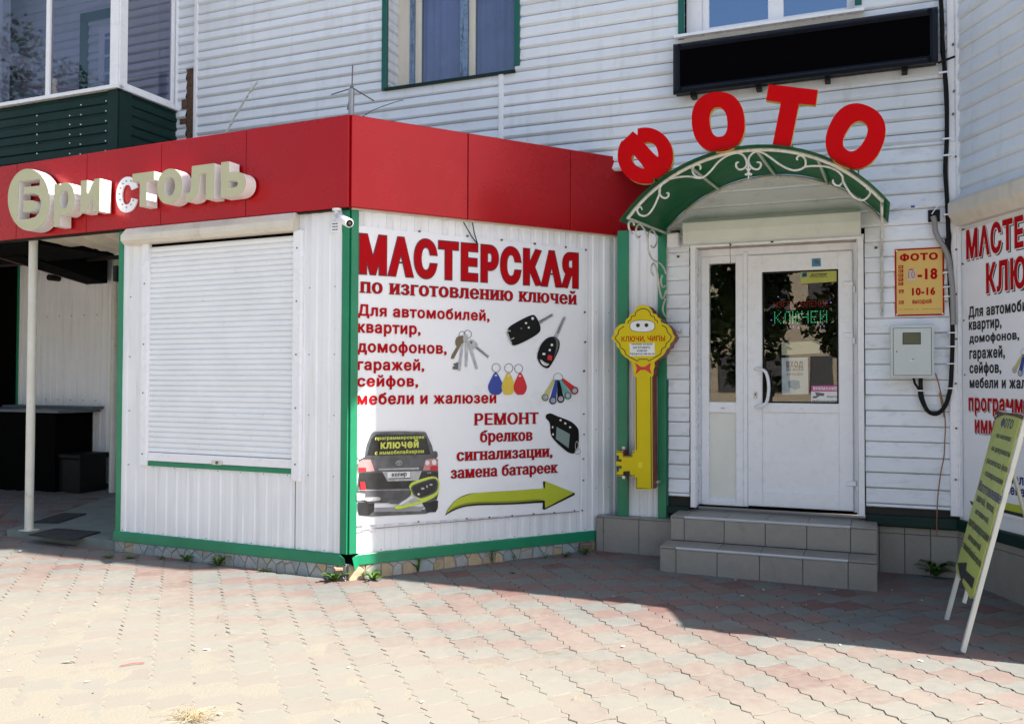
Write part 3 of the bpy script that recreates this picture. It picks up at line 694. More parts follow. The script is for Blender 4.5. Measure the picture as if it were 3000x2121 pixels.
ht, hb_ = dv(1075, 1115, DO+.02), dv(1075, 1370, DO+.02)
mb = MB(); uo = dv(1165, 1240, DO+.09)[0]-ht[0]
P = smooth([(ht[0], -DO-.02, ht[1]), (ht[0]+.025, -DO-.06, ht[1]+.0), (ht[0]+uo*.8, -DO-.085, ht[1]-.03), (ht[0]+uo, -DO-.09, (ht[1]+hb_[1])/2), (ht[0]+uo*.8, -DO-.085, hb_[1]+.03), (ht[0]+.025, -DO-.06, hb_[1]), (ht[0], -DO-.02, hb_[1])], 5)
mb.tube(P, .013, 10); part(entrance, 'handle', mb, mWhite, FM)
mb = MB(); u, z = dv(1075, 1292, DO+.02); mb.box(u-.014, u+.014, DO+.02, DO+.028, z-.03, z+.03, 0, .003); mb.prism(ell(u, z+.005, .006, .011, 10), DO+.02, DO+.031, 1); part(entrance, 'lock_plate', mb, [mCream, mScrew], FM)
mb = MB()
for (x, y, c) in ((852, 1382, 0), (1390, 1383, 0)):
    u, z = dv(x, y, DO+.02); mb.rect(u-.011, u+.011, z-.005, z+.005, .0015, DO+.0, DO+.0215, 0, .0004)
part(entrance, 'drain_cover', mb, mat('pale_grey', (.45, .45, .46)), FM)
# notices on the glass
def sheet(par, name, cf, P, off, col, o=.0008, lab=None, fr=FM):
    mb = MB(); shape(mb, fr, cf, [P], off, off+o); return part(par, name, mb, col, fr, lab)
go = DO+.004
st = sheet(entrance, 'security_sticker', cB, [(1380, 452), (1627, 436), (1632, 522), (1386, 538)], go, mat('sticker_yellow', (.42, .43, .08), .5), lab='yellow security firm sticker')
mb = MB(); shape(mb, FM, cB, [[(1386, 465), (1424, 458), (1426, 490), (1388, 496)]], go, go+.0015, 0); shape(mb, FM, cB, [[(1392, 478), (1400, 460), (1408, 470), (1418, 458), (1422, 486), (1396, 490)]], go, go+.002, 1)
part(st, 'emblem', mb, [mat('sticker_blue', (.03, .22, .42)), mTxK], FM)
tline(st, 'lettering', FM, '„БАСТИОН"', cB(1446, 486), cB(1562, 480), cB(1446, 470), go, [mTxK, mTxK], go+.0015, (.05, .05))
tline(st, 'lettering', FM, 'ОХРАНЯЕТСЯ', cB(1462, 457), cB(1545, 452), cB(1462, 450), go, [mTxK, mTxK], go+.0015, (.03, .03))
tline(st, 'lettering', FM, 'ПО ОХРАНЕ ОБЪЕКТОВ', cB(1442, 496), cB(1562, 490), cB(1442, 490), go, [mTxK, mTxK], go+.0015, (.03, .03))
s2 = sheet(entrance, 'lens_sticker', cB, [(1456, 366), (1517, 363), (1519, 418), (1458, 421)], DO+.021, mat('sticker_sky', (.04, .25, .45)), lab='small blue sticker with a white lens outline')
mb = MB(); shape(mb, FM, cB, [[(1468, 380), (1490, 368), (1512, 388), (1505, 402), (1482, 398)]], DO+.021, DO+.023, 0); part(s2, 'emblem', mb, mGry, FM)
mb = MB(); shape(mb, FM, cB, [[(1252, 938), (1508, 922), (1512, 1008), (1253, 1022)]], DO-.03, DO-.028); part(entrance, 'taped_paper', mb, mat('yellowed_paper', (.72, .70, .52), .8), FM)
s3 = sheet(entrance, 'entry_notice', cB, [(1252, 1040), (1430, 1036), (1434, 1285), (1255, 1290)], DO-.03, mat('notice_paper', (.78, .83, .88), .7), o=.003, lab='paper notice about entry without a mask')
for s_, a_, b_, t_, q_ in (('ВХОД', (1284, 1103), (1398, 1100), (1284, 1066), .05), ('БЕЗ МАСКИ', (1284, 1128), (1398, 1124), (1284, 1110), .04), ('ЗАПРЕЩЕН', (1284, 1158), (1398, 1155), (1284, 1143), .03)):
    tline(s3, 'lettering', FM, s_, cB(*a_), cB(*b_), cB(*t_), DO-.03, [mGry if q_ > .03 else mat('faded_red', (.35, .2, .2)), mGry], DO-.0255, (q_, q_))
mb = MB(); shape(mb, FM, cB, [[(1296, 1200), (1330, 1190), (1372, 1196), (1378, 1245), (1340, 1258), (1300, 1240)]], DO-.03, DO-.0255); part(s3, 'mask_drawing', mb, mat('sky_print', (.08, .35, .55)), FM)
s4 = sheet(entrance, 'camera_warning', cB, [(1452, 1228), (1642, 1226), (1644, 1346), (1452, 1346)], go, mTxW, lab='pink and white video surveillance warning sticker')
mb = MB(); shape(mb, FM, cB, [[(1452, 1228), (1642, 1226), (1643, 1268), (1452, 1268)]], go, go+.0013); part(s4, 'pink_band', mb, mat('pink_print', (.55, .06, .28)), FM)
tline(s4, 'lettering', FM, 'ВНИМАНИЕ', cB(1466, 1257), cB(1630, 1256), cB(1466, 1236), go, [mTxW, mTxW], go+.002, (.05, .05))
tline(s4, 'lettering', FM, 'ВЕДЕТСЯ', cB(1560, 1308), cB(1632, 1308), cB(1560, 1298), go, [mGry, mGry], go+.002, (.04, .04))
tline(s4, 'lettering', FM, 'ВИДЕОНАБЛЮДЕНИЕ', cB(1460, 1340), cB(1638, 1340), cB(1460, 1328), go, [mGry, mGry], go+.002, (.04, .04))
mb = MB(); shape(mb, FM, cB, [[(1478, 1272), (1542, 1280), (1540, 1298), (1510, 1298), (1488, 1312), (1464, 1314), (1464, 1300), (1490, 1298)]], go, go+.002); part(s4, 'camera_drawing', mb, mGry, FM)
# dark room behind the door with a red and green running display
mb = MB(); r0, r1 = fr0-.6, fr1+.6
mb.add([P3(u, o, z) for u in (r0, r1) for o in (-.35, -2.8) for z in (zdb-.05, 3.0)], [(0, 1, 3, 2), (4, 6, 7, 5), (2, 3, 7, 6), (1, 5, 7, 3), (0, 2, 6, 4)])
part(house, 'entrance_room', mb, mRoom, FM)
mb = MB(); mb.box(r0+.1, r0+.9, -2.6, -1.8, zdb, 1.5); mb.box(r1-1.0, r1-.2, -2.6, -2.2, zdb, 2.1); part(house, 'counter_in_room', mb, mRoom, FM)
mLG = mat('led_green', (.02, .5, .2), emit=((.1, 1, .45), .35)); mLR = mat('led_red', (.5, .02, .02), emit=((1, .08, .08), .10)); mLB = mat('led_violet', (.1, .05, .5), emit=((.35, .25, 1), .7))
F57 = {'К': ['10001', '10010', '10100', '11000', '10100', '10010', '10001'], 'Л': ['00111', '01001', '01001', '01001', '01001', '10001', '10001'],
       'Ю': ['10010', '10101', '10101', '11101', '10101', '10101', '10010'], 'Ч': ['10001', '10001', '10001', '01111', '00001', '00001', '00001'],
       'Е': ['11111', '10000', '10000', '11110', '10000', '10000', '11111'], 'Й': ['10101', '10001', '10011', '10101', '11001', '10001', '10001'],
       'И': ['10001', '10001', '10011', '10101', '11001', '10001', '10001'], 'З': ['01110', '10001', '00001', '00110', '00001', '10001', '01110'],
       'Г': ['11111', '10000', '10000', '10000', '10000', '10000', '10000'], 'О': ['01110', '10001', '10001', '10001', '10001', '10001', '01110'],
       'Т': ['11111', '00100', '00100', '00100', '00100', '00100', '00100'], 'В': ['11110', '10001', '10001', '11110', '10001', '10001', '11110'],
       'Н': ['10001', '10001', '10001', '11111', '10001', '10001', '10001']}
def leds(mb, s, u0, u1, z0, z1, o, r, m=0):
    n = len(s)*6-1
    for i, ch in enumerate(s):
        for j, row in enumerate(F57[ch]):
            for k_, c_ in enumerate(row):
                if c_ == '1': u = u0+(u1-u0)*(i*6+k_)/n; z = z1-(z1-z0)*j/6; mb.prism(ell(u, z, r, r, 6), o-.002, o, m)
LO_ = -.45
a_ = FM.uv(cB(1205, 805), LO_); c_ = FM.uv(cB(1568, 722), LO_); e_ = FM.uv(cB(1200, 690), LO_); f_ = FM.uv(cB(1575, 650), LO_)
mb = MB(); mb.box(a_[0]-.06, c_[0]+.06, LO_-.05, LO_-.01, a_[1]-.06, f_[1]+.05); lb = thing('led_display', FM, (a_[0]+c_[0])/2, LO_, a_[1], 'dark running display with green and red dots glowing behind the door glass', 'display')
part(lb, 'case', mb, mVoid, FM); mb = MB(); leds(mb, 'КЛЮЧЕЙ', a_[0], c_[0], a_[1], c_[1], LO_, .0038); part(lb, 'green_dots', mb, mLG, FM, kind='stuff')
mb = MB(); leds(mb, 'ИЗГОТОВЛЕНИЕ', e_[0], f_[0], e_[1]-.01, f_[1], LO_, .0022); part(lb, 'red_dots', mb, mLR, FM, kind='stuff')
mb = MB()
for x, y in ((1228, 626), (1586, 664), (1182, 784), (1310, 830), (1332, 830), (1366, 836), (1516, 826), (1540, 826)): u, z = FM.uv(cB(x, y), LO_); mb.prism(ell(u, z, .004, .004, 6), LO_-.002, LO_+.001)
part(lb, 'violet_dots', mb, mLB, FM, kind='stuff')
# roller shutter box and guide rails of the door
BO = .16
rz1 = FM.uv(cH(1300, 1012), BO)[1]; rz0 = FM.uv(cH(1300, 1200), BO)[1]; ru0 = FM.uv(cH(637, 1100), BO)[0]; ru1 = FM.uv(cH(1968, 1100), BO)[0]
print('box', ru0, ru1, rz0, rz1, 'door z', zdb, zdt)
mb = MB(); prof = [(0, rz1-.01), (BO-.03, rz1), (BO, rz1-.03), (BO, (rz0+rz1)/2), (BO-.012, rz0+.02), (BO-.03, rz0), (0, rz0)]; mb.sweep(prof, ru0, ru1); n_ = len(prof)
mb.add([(ru0, -o_, z_) for o_, z_ in prof], [tuple(range(n_))]); mb.add([(ru1, -o_, z_) for o_, z_ in prof], [tuple(reversed(range(n_)))])
part(house, 'roller_shutter_box', mb, mMint, FM)
mb = MB(); mb.box(d0u, d1u, -.06, .03, FM.uv(cH(1300, 1235), .03)[1], rz0+.02, 0, .003); part(house, 'shutter_lintel', mb, mWhite, FM)
mb = MB(); mb.box(d0u+.05, d1u-.05, -.12, .02, zft-.01, FM.uv(cH(1300, 1235), .03)[1]); part(house, 'mortar_strip', mb, mat('rough_render', (.42, .40, .37), .9, var=.2, scale=14, bump=.006, bscale=40), FM)
for a_, c_, nm in ((fv(1548, 900, .03)[0], fv(1560, 900, .03)[0], 0), (fv(1924, 900, .03)[0], fv(1938, 900, .03)[0], 1)):
    mb = MB(); mb.box(a_, c_, -.05, .035, fv(1550, 1137, .03)[1] if nm == 0 else fv(1932, 1157, .03)[1], rz0+.02, 0, .003); part(house, 'guide_rail', mb, mWhite, FM)
mb = MB(); mb.box(d0u+.05, d0u+.056, -.12, .0, zdb, zft); mb.box(d1u-.056, d1u-.05, -.12, .0, zdb, zft); part(house, 'door_reveal', mb, mWhite, FM)

# ------------------------------------------------------------------ the kiosk
kiosk = thing('kiosk', F1, -1.1, 0, ZG(KC), 'white ribbed metal kiosk with red fascia and green trim in front of the house', 'kiosk')
FZ0, FZ1, BZ0, BZ1 = 2.868, 3.545, .264, .343
WL = -2.345                                   # left end of the front wall
F2E = 2.44                                    # right end of the side wall
def rib_profile(u0, u1, pitch=.1147, d=.008):
    P = []; k = math.floor(u0/pitch)
    pts = [(0, d), (.046, d), (.056, 0), (.096, 0), (.1062, d)]
    u = k*pitch
    while u < u1:
        for a, o in pts:
            if u0 <= u+a <= u1: P.append((u+a, o))
        u += pitch
    return [(u0, P[0][1])] + P + [(u1, P[-1][1])]
def sheets(fr, u0, u1, z0, z1, w=1.147, holes=(), zj=None, off=0., d=.008, par=None, mtl=mShW, frm=None):
    a = u0
    while a < u1-.01:
        b = min(a+w, u1); iv = [(z0, z1)]
        for h in holes:
            if h[0] < b and h[1] > a: 
                cuts = []
                for (p, q) in iv: cuts += [(p, min(q, h[2])), (max(p, h[3]), q)]
                iv = [c_ for c_ in cuts if c_[1]-c_[0] > .02]
        for p, q in iv:
            m_ = MB(); m_.hsweep([(u, o+off) for u, o in rib_profile(a, b, d=d)], p, q); part(par or kiosk, 'cladding_sheet', m_, mtl, fr)
        a = b
def f1(x, y, off=0): return F1.uv(vw(x, y), off)
def f2(x, y, off=0): return F2.uv(vw(x, y), off)
su0, su1, sz0, sz1 = -1.976, -.49, .945, 2.70
sheets(F1, WL+.05, su0-.01, BZ1, FZ0+.05, 2); sheets(F1, su0-.01, su1+.01, BZ1, sz0-.035, .75); sheets(F1, su0-.01, su1+.01, sz1, FZ0+.05, 2); sheets(F1, su1+.01, -.055, BZ1, FZ0+.05, 2)
sheets(F2, .05, F2E, BZ1, FZ0+.05)
# inner core (keeps light out), roof
mb = MB()
def fp(fr, u, o, z): return fr.w(u, o, z)
poly = [F1.w(WL+.02, -.02, 0), F1.w(-.0, -.03, 0), F2.w(F2E-.02, -.03, 0), F2.w(F2E, -2.2, 0), F1.w(WL+.02, -1.9, 0)]
n_ = 5; mb.add([(p.x, p.y, .2) for p in poly]+[(p.x, p.y, 3.4) for p in poly], [tuple(range(5, 10)), tuple(reversed(range(5)))] + [(i, (i+1) % 5, 5+(i+1) % 5, 5+i) for i in range(5)])
part(kiosk, 'wall', mb, mVoid, FG)
mb = MB(); roof = [F1.w(-8.5, .03, 0), F1.w(0, .03, 0), F2.w(F2E+.1, .03, 0), F2.w(F2E, -1.6, 0), F1.w(-8.5, -2.75, 0)]
mb.add([(p.x, p.y, 3.50) for p in roof]+[(p.x, p.y, 3.40) for p in roof], [(0, 1, 2, 3, 4), (9, 8, 7, 6, 5)] + [(i, (i+1) % 5, 5+(i+1) % 5, 5+i) for i in range(5)])
part(kiosk, 'roof', mb, mGry, FG)
# screws along the sheets
def screws(par, fr, pts, r=.004, o=.0105):
    mb = MB()
    for u, z in pts: mb.prism(ell(u, z, r, r, 7), .0, o)
    part(par, 'screws', mb, mScrew, fr, kind='stuff')
PT = .1147
screws(kiosk, F1, [(math.floor(u/PT)*PT+.023, z) for z in (BZ1+.012,) for u in [WL+.1+.23*i for i in range(10)]] + [(math.floor(u/PT)*PT+.023, z) for z in (sz0-.055,) for u in [su0+.06+.23*i for i in range(7)]]
       + [(u, z) for u in (WL+.13, -.36, -.13) for z in (.9, 1.35, 1.8, 2.3)])
screws(kiosk, F2, [(math.floor(u/PT)*PT+.023, BZ1+.012) for u in [.1+.23*i for i in range(10)]] + [(u, z) for u in (2.2, 2.33) for z in (.7, 1.2, 1.7, 2.2)])
# green trims
def trim(par, fr, name, u0, u1, z0, z1, o0=-.01, o1=.02, mtl=mGreen, bev=.003): m_ = MB(); m_.box(u0, u1, o0, o1, z0, z1, 0, bev); return part(par, name, m_, mtl, fr)
trim(kiosk, F1, 'corner_trim', -.062, .0, BZ1+.0, FZ0+.02); trim(kiosk, F2, 'corner_trim', .001, .058, BZ1+.0, FZ0+.02)
trim(kiosk, F1, 'end_trim', WL, WL+.05, BZ0, FZ0+.02); trim(kiosk, F2, 'end_trim', F2E-.005, F2E+.03, lz+.012, FZ0, -.1)
# base band with the bent, open corner
mb = MB(); mb.sweep([(-.02, BZ1), (.02, BZ1), (.026, BZ1-.008), (.03, BZ0), (.0, BZ0-.004)], WL-.01, -.06)
mb.add([P3(-.06, .02, BZ1), P3(-.06, .026, BZ1-.008), P3(-.06, .03, BZ0), P3(-.004, .035, BZ1-.03), P3(-.01, .01, BZ0-.028)], [(1, 2, 4, 3), (0, 1, 3)])
part(kiosk, 'base_band', mb, mGreen, F1)
mb = MB(); mb.sweep([(-.02, BZ1), (.02, BZ1), (.026, BZ1-.008), (.03, BZ0), (.0, BZ0-.004)], .075, F2E-.24)
mb.add([P3(.075, .02, BZ1), P3(.075, .026, BZ1-.008), P3(.075, .03, BZ0), P3(.012, .055, BZ1-.02), P3(.035, .06, BZ0-.035)], [(1, 3, 4, 2), (0, 3, 1)])
part(kiosk, 'base_band', mb, mGreen, F2)
mb = MB(); mb.box(-.06, .03, -.1, -.01, BZ0-.06, BZ1); part(kiosk, 'corner_gap', mb, mVoid, F1)
# stone plinth
def stones(fr, u0, u1, z0f, z1, o, seed):
    rnd = random.Random(seed); S = []; L = u1-u0; hh = z1-z0f(u0)
    n = int(L/.105)
    for i in range(n):
        for j in range(2): S.append((u0 + (i+.5+rnd.uniform(-.38, .38)+.3*j)*L/n, z0f((u0+u1)/2)+.02 + (j+.5+rnd.uniform(-.3, .3))*(hh)/2))
    for i, (cx, cz) in enumerate(S):
        P = [(cx-.3, z0f(cx)-.03), (cx+.3, z0f(cx)-.03), (cx+.3, z1), (cx-.3, z1)]; P = [(max(u0, min(u1, a)), b) for a, b in P]
        for k, (qx, qz) in enumerate(S):
            if k == i or abs(qx-cx) > .5: continue
            mx, mz = (cx+qx)/2, (cz+qz)/2; nx_, nz_ = qx-cx, qz-cz; l = sqrt(nx_*nx_+nz_*nz_); nx_ /= l; nz_ /= l; d = nx_*mx+nz_*mz-.004; out = []
            for a in range(len(P)):
                p, q = P[a], P[(a+1) % len(P)]; dp = nx_*p[0]+nz_*p[1]-d; dq = nx_*q[0]+nz_*q[1]-d
                if dp <= 0: out.append(p)
                if dp*dq < 0: t = dp/(dp-dq); out.append((p[0]+(q[0]-p[0])*t, p[1]+(q[1]-p[1])*t))
            P = out
            if len(P) < 3: break
        if len(P) < 3: continue
        c_ = (sum(p[0] for p in P)/len(P), sum(p[1] for p in P)/len(P)); th = rnd.uniform(.006, .012)
        Q = [(c_[0]+(p[0]-c_[0])*.93, c_[1]+(p[1]-c_[1])*.93) for p in P]; n_ = len(P); mb = MB()
        mb.add([(a, -(o+th), b) for a, b in Q]+[(a, -(o+th-.004), b) for a, b in P]+[(a, -o+.01, b) for a, b in P], [tuple(range(n_))]+[(i_, n_+i_, n_+(i_+1) % n_, (i_+1) % n_) for i_ in range(n_)]+[(n_+i_, 2*n_+i_, 2*n_+(i_+1) % n_, n_+(i_+1) % n_) for i_ in range(n_)])
        r = rnd.random(); part(kiosk, 'stone', mb, mStone[0 if r < .45 else 1 if r < .78 else 2], fr)
    mb = MB(); mb.box(u0-.005, u1, -.3, o+.001, -.1, z1+.01); part(kiosk, 'plinth', mb, mMort, fr)
stones(F1, WL, -.005, lambda u: ZG(F1.w(u, 0, 0)), BZ0-.005, .012, 3)
stones(F2, .0, F2E-.24, lambda u: ZG(F2.w(u, 0, 0)), BZ0-.005, .012, 5)
# roller shutter
shut = MB(); shut.box(su0+.0, su1-.0, -.02, .0095, sz0-.02, sz1+.04); shutter = part(kiosk, 'roller_shutter', shut, mVoid, F1, 'closed white roller shutter')
NS = 40; hsl = (sz1-sz0-.07)/NS
for i in range(NS):
    z = sz0+.07+i*hsl; mb = MB()
    mb.sweep([(.012, z+.001), (.020, z+.006), (.0225, z+hsl*.45), (.020, z+hsl*.8), (.010, z+hsl*.93), (.010, z+hsl+.002)], su0, su1); part(shutter, 'slat', mb, mShut, F1)
trim(shutter, F1, 'bottom_bar', su0+.0, su1, sz0-.0, sz0+.068, .0, .03, mWhite)
mb = MB(); c_ = f1(487, 1037, .03); 
mb.prism([(c_[0]-.06+.018-.018*cos(t), c_[1]+.018*sin(t)) if cos(t) > 0 else (c_[0]+.06-.018-.018*cos(t), c_[1]+.018*sin(t)) for t in [pi*2*i/16+.001 for i in range(16)]], .03, .034, 0)
mb.prism(ell(c_[0], c_[1], .012, .012, 10), .03, .040, 1); part(shutter, 'lock', mb, [mAlu, mScrew], F1)
trim(shutter, F1, 'guide_rail', su1, su1+.075, .855, 2.735, .0, .045, mWhite); trim(shutter, F1, 'guide_rail', su0-.07, su0, .855+.05, 2.74, .0, .045, mWhite)
screws(shutter, F1, [(su1+.038, z) for z in (.98, 1.4, 1.8, 2.2, 2.6)] + [(su0-.04, z) for z in (1.0, 1.5, 1.9, 2.4)], .007, .048)
mb = MB(); bx0, bx1 = -2.205, -.455; prof = [(0, 2.868), (.10, 2.865), (.155, 2.80), (.165, 2.76), (.10, 2.705), (0, 2.70)]
prof = [(0, 2.866), (.07, 2.862), (.125, 2.80), (.125, 2.752), (.09, 2.727), (0, 2.725)]
mb.sweep(prof, bx0, bx1); n_ = len(prof); mb.add([(bx0, -o_, z_) for o_, z_ in prof], [tuple(range(n_))]); mb.add([(bx1, -o_, z_) for o_, z_ in prof], [tuple(reversed(range(n_)))])
part(shutter, 'shutter_box', mb, mCream, F1)
mb = MB(); mb.sweep([(.0, sz0-.001), (.02, sz0-.005), (.024, sz0-.04), (.01, sz0-.044)], su0+.0, su1+.0); part(shutter, 'sill_flashing', mb, mGreen, F1)
trim(kiosk, F1, 'flat_sheet', su1+.075, su1+.085, BZ1, FZ0, .0, .012, mShW)
# fascia
def fascia(fr, a, b, o=.065, z0=FZ0, z1=FZ1):
    mb = MB(); g_ = .003
    mb.box(a+g_, b-g_, o-.03, o, z0, z1, 0, .004); return part(kiosk, 'fascia_panel', mb, mRed, fr)
dfc = .065*math.tan(radians(27.5)) ; C0 = -.0
seams = [C0+.027, -.938, -1.825, -2.688, -3.582, -4.48, -5.4, -6.3]
for i in range(len(seams)-1): fascia(F1, seams[i+1], seams[i])
seams2 = [C0-.022, .934, 1.897, 2.88]
for i in range(3): fascia(F2, seams2[i], seams2[i+1])
trim(kiosk, F1, 'fascia_backing', -6.3, -.02, FZ0+.03, FZ1-.02, -.02, .034, mat('dark_backing', (.10, .004, .006), .6)); trim(kiosk, F2, 'fascia_backing', .0, 2.86, FZ0+.03, FZ1-.02, -.02, .034, MATS['dark_backing'])
mb = MB(); mb.box(-6.3, -.0, -.01, .045, FZ0-.012, FZ0+.001); part(kiosk, 'fascia_angle', mb, mBlk, F1)
mb = MB(); mb.box(.0, 2.55, -.01, .035, FZ0-.010, FZ0+.001); part(kiosk, 'fascia_angle', mb, mCream, F2)
# green post and white ribbed strip on the house wall beside the side wall
gp0, gp1 = fv(1384, 800, .07)[0], fv(1407, 800, .07)[0]
pz = lz+.012
trim(kiosk, FM, 'end_trim', gp0, gp1, pz, FZ0+.02, -.02, .07)
sheets(FM, gp1, fv(1477, 800, .03)[0], pz, FZ0+.02, 2, off=.012)
trim(kiosk, FM, 'end_trim', fv(1476, 800, .03)[0], fv(1495, 800, .03)[0], pz, FZ0+.02, -.02, .05, mGreen)
trim(kiosk, FM, 'end_trim', fv(1495, 800, .02)[0]-.0, fv(1495, 800, .02)[0]+.014, pz, 1.62, -.02, .03, mTeal)
# recess at the left: slab, posts, back wall, ceiling
slz = .252
sl = MB(); sL = f1(18, 1197)[0]; P_ = []
for p in (cG(38, 1468), cG(150, 1428), cG(435, 1332), cG(560, 1300)):
    d = ray(*p); t = (slz-H)/d.z; q = EYE+d*t-F1.O; P_.append((q.dot(F1.u), q.dot(F1.n)))
print('slab', P_)
P_ = [(sL, .01), (WL-.0, .01), (WL, -2.5-.0), (P_[3][0], max(-2.5, P_[3][1]))] + [P_[2], P_[1]]
sl.add([P3(a, o, slz) for a, o in P_]+[P3(a, o, .02) for a, o in P_], [tuple(range(6))]+[(i, 6+i, 6+(i+1) % 6, (i+1) % 6) for i in range(6)])
part(kiosk, 'floor_slab', sl, mConc, F1)
bw = gnd(*cG(500, 1262)); bo = (Vector((bw.x, bw.y, 0))-F1.O).dot(F1.n); print('back wall off', bo)
bo = max(-2.6, min(-1.0, bo))
fb = lambda p: F1.uv(p, bo)
bl = fb(cG(95, 500))[0]
BW = Frame(F1.w(0, bo, 0), F1.u)
sheets(BW, bl, WL+.3, .30, 3.3, 1.147, d=.010, mtl=mShW)
trim(kiosk, BW, 'base_band', bl, WL+.3, .22, .32, .0, .02); trim(kiosk, BW, 'end_trim', bl-.04, bl, .9, 3.3, -.02, .02)
screws(kiosk, BW, [(bl+.3+.23*i, z) for i in range(6) for z in (1.35, 2.43)], .005, .014)
trim(kiosk, F1, 'side_wall', WL-.0, WL+.04, slz, 3.3, -2.6, -.01, mShW)
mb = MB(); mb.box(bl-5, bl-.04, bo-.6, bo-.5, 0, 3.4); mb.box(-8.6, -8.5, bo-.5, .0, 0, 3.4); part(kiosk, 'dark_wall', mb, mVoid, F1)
def pole(u, o, z0, z1, r, nm='post'):
    mb = MB(); mb.tube([P3(u, o, z0+(z1-z0)*i/8) for i in range(9)], r, 14); return part(kiosk, nm, mb, mPole, F1)
pu = f1(58, 1185, -.02)[0]; pole(pu, -.05, slz, FZ0+.05, .037)
mb = MB(); mb.box(pu-.06, pu+.06, -.11, .01, slz, slz+.006); part(kiosk, 'post_plate', mb, mPole, F1)
p2 = gnd(*cG(540, 1320)); u2 = (Vector((p2.x, p2.y, 0))-F1.O).dot(F1.u); o2 = (Vector((p2.x, p2.y, 0))-F1.O).dot(F1.n); print('pole2', u2, o2)
pole(F1.uv(cG(541, 800), bo+.25)[0], bo+.25, slz, 3.3, .042)
# ceiling: cream cloth in front, dark beam and lamp housing behind
mb = MB(); nx_, ny_ = 26, 12; g_ = []
for j in range(ny_+1):
    for i in range(nx_+1):
        u = pu-.1+(WL-.01-pu+.1)*i/nx_; o = -.02-1.0*j/ny_; g_.append(P3(u, o, 2.90 - .035*sin(pi*i/nx_)*sin(pi*j/ny_) + .02*sin(i*1.1+j*.9) + .018*noise.noise((i*.5, j*.7, 0)) ))
mb.add(g_, [(j*(nx_+1)+i, j*(nx_+1)+i+1, (j+1)*(nx_+1)+i+1, (j+1)*(nx_+1)+i) for j in range(ny_) for i in range(nx_)], 0, True); part(kiosk, 'cloth_ceiling', mb, mCloth, F1)
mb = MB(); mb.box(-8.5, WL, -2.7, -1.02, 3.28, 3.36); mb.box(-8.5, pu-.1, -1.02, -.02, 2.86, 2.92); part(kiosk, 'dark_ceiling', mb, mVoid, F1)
# beam running into the recess with a pinkish lower edge
bA = F1.uv(cG(0, 172), -.6); bB = F1.uv(cG(415, 298), bo+.1)
mb = MB(); A_ = Vector(P3(bA[0], -.6, bA[1])); B_ = Vector(P3(bB[0], bo+.1, bB[1]))
mb.add([A_, B_, B_+Vector((.35, 0, .0)), A_+Vector((.35, 0, 0)), A_+Vector((0, 0, .7)), B_+Vector((0, 0, .6)), B_+Vector((.35, 0, .6)), A_+Vector((.35, 0, .7))], [(0, 1, 5, 4), (1, 2, 6, 5), (3, 2, 1, 0), (2, 3, 7, 6), (0, 4, 7, 3)])
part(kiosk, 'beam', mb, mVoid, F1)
mb = MB(); mb.tube([A_, B_], .006, 5); part(kiosk, 'beam_edge', mb, mat('dull_pink', (.28, .10, .12)), F1)
mb = MB(); c_ = F1.uv(cG(248, 266), bo+.25); mb.tube([P3(c_[0], bo+.15, c_[1]), P3(c_[0], bo+.3, c_[1])], .04, 12); part(kiosk, 'round_lamp', mb, mBlk, F1)
mb = MB(); c_ = F1.uv(cG(562, 248), -.35); mb.box(c_[0]-.02, c_[0]+.03, -.42, -.3, c_[1]-.07, c_[1]+.07, 0, .01); part(kiosk, 'switch_box', mb, mBlk, F1)
# hanging cables under the fascia
mb = MB(); P = [cK(1040, 130), cK(1100, 235), cK(1145, 295)]; Q = [cK(1107, 135), cK(1122, 215), cK(1145, 293)]
for R_ in (P, Q): mb.tube([P3(*(lambda w: (w[0], .04, w[1]))(F2.uv(p, .04))) for p in R_], .005, 6)
solo('loose_cable', mb, mBlk, F2, 'black loose cable loop hanging over the top of the large banner', 'cable')

# things in the recess
cn = thing('counter', F1, bl-.5, bo+.5, .2, 'dark counter with a grey metal top in the recess behind the white post', 'counter')
ct = F1.uv(cG(300, 905), bo+.55); cR_ = ct[0]
mb = MB(); mb.box(-8.4, cR_, bo+.02, bo+.62, ct[1]-.01, ct[1]+.025, 0, .004); part(cn, 'worktop', mb, mat('worktop', (.13, .15, .17), .5), F1)
mb = MB(); mb.box(bl-.05, cR_+.06, bo+.02, bo+.20, ct[1]+.026, ct[1]+.06, 0, .004); part(cn, 'back_ledge', mb, MATS['worktop'], F1)
mb = MB(); mb.box(-8.4, cR_-.12, bo+.04, bo+.56, .1, ct[1]-.011); part(cn, 'cabinet', mb, mVoid, F1)
bn = thing('waste_bin', F1, cR_+.1, bo+.4, .2, 'black lidded bin standing at the right end of the counter', 'bin')
q0 = F1.uv(cG(272, 1200), bo+.5)[0]; q1, qz = F1.uv(cG(385, 1105), bo+.5)
mb = MB(); mb.box(q0, q1-.02, bo+.12, bo+.5, .2, qz-.06, 0, .01); part(bn, 'bin_body', mb, mBlk, F1)
mb = MB(); mb.box(q0-.015, q1, bo+.10, bo+.52, qz-.06, qz, 0, .012); part(bn, 'lid', mb, mBlk, F1)
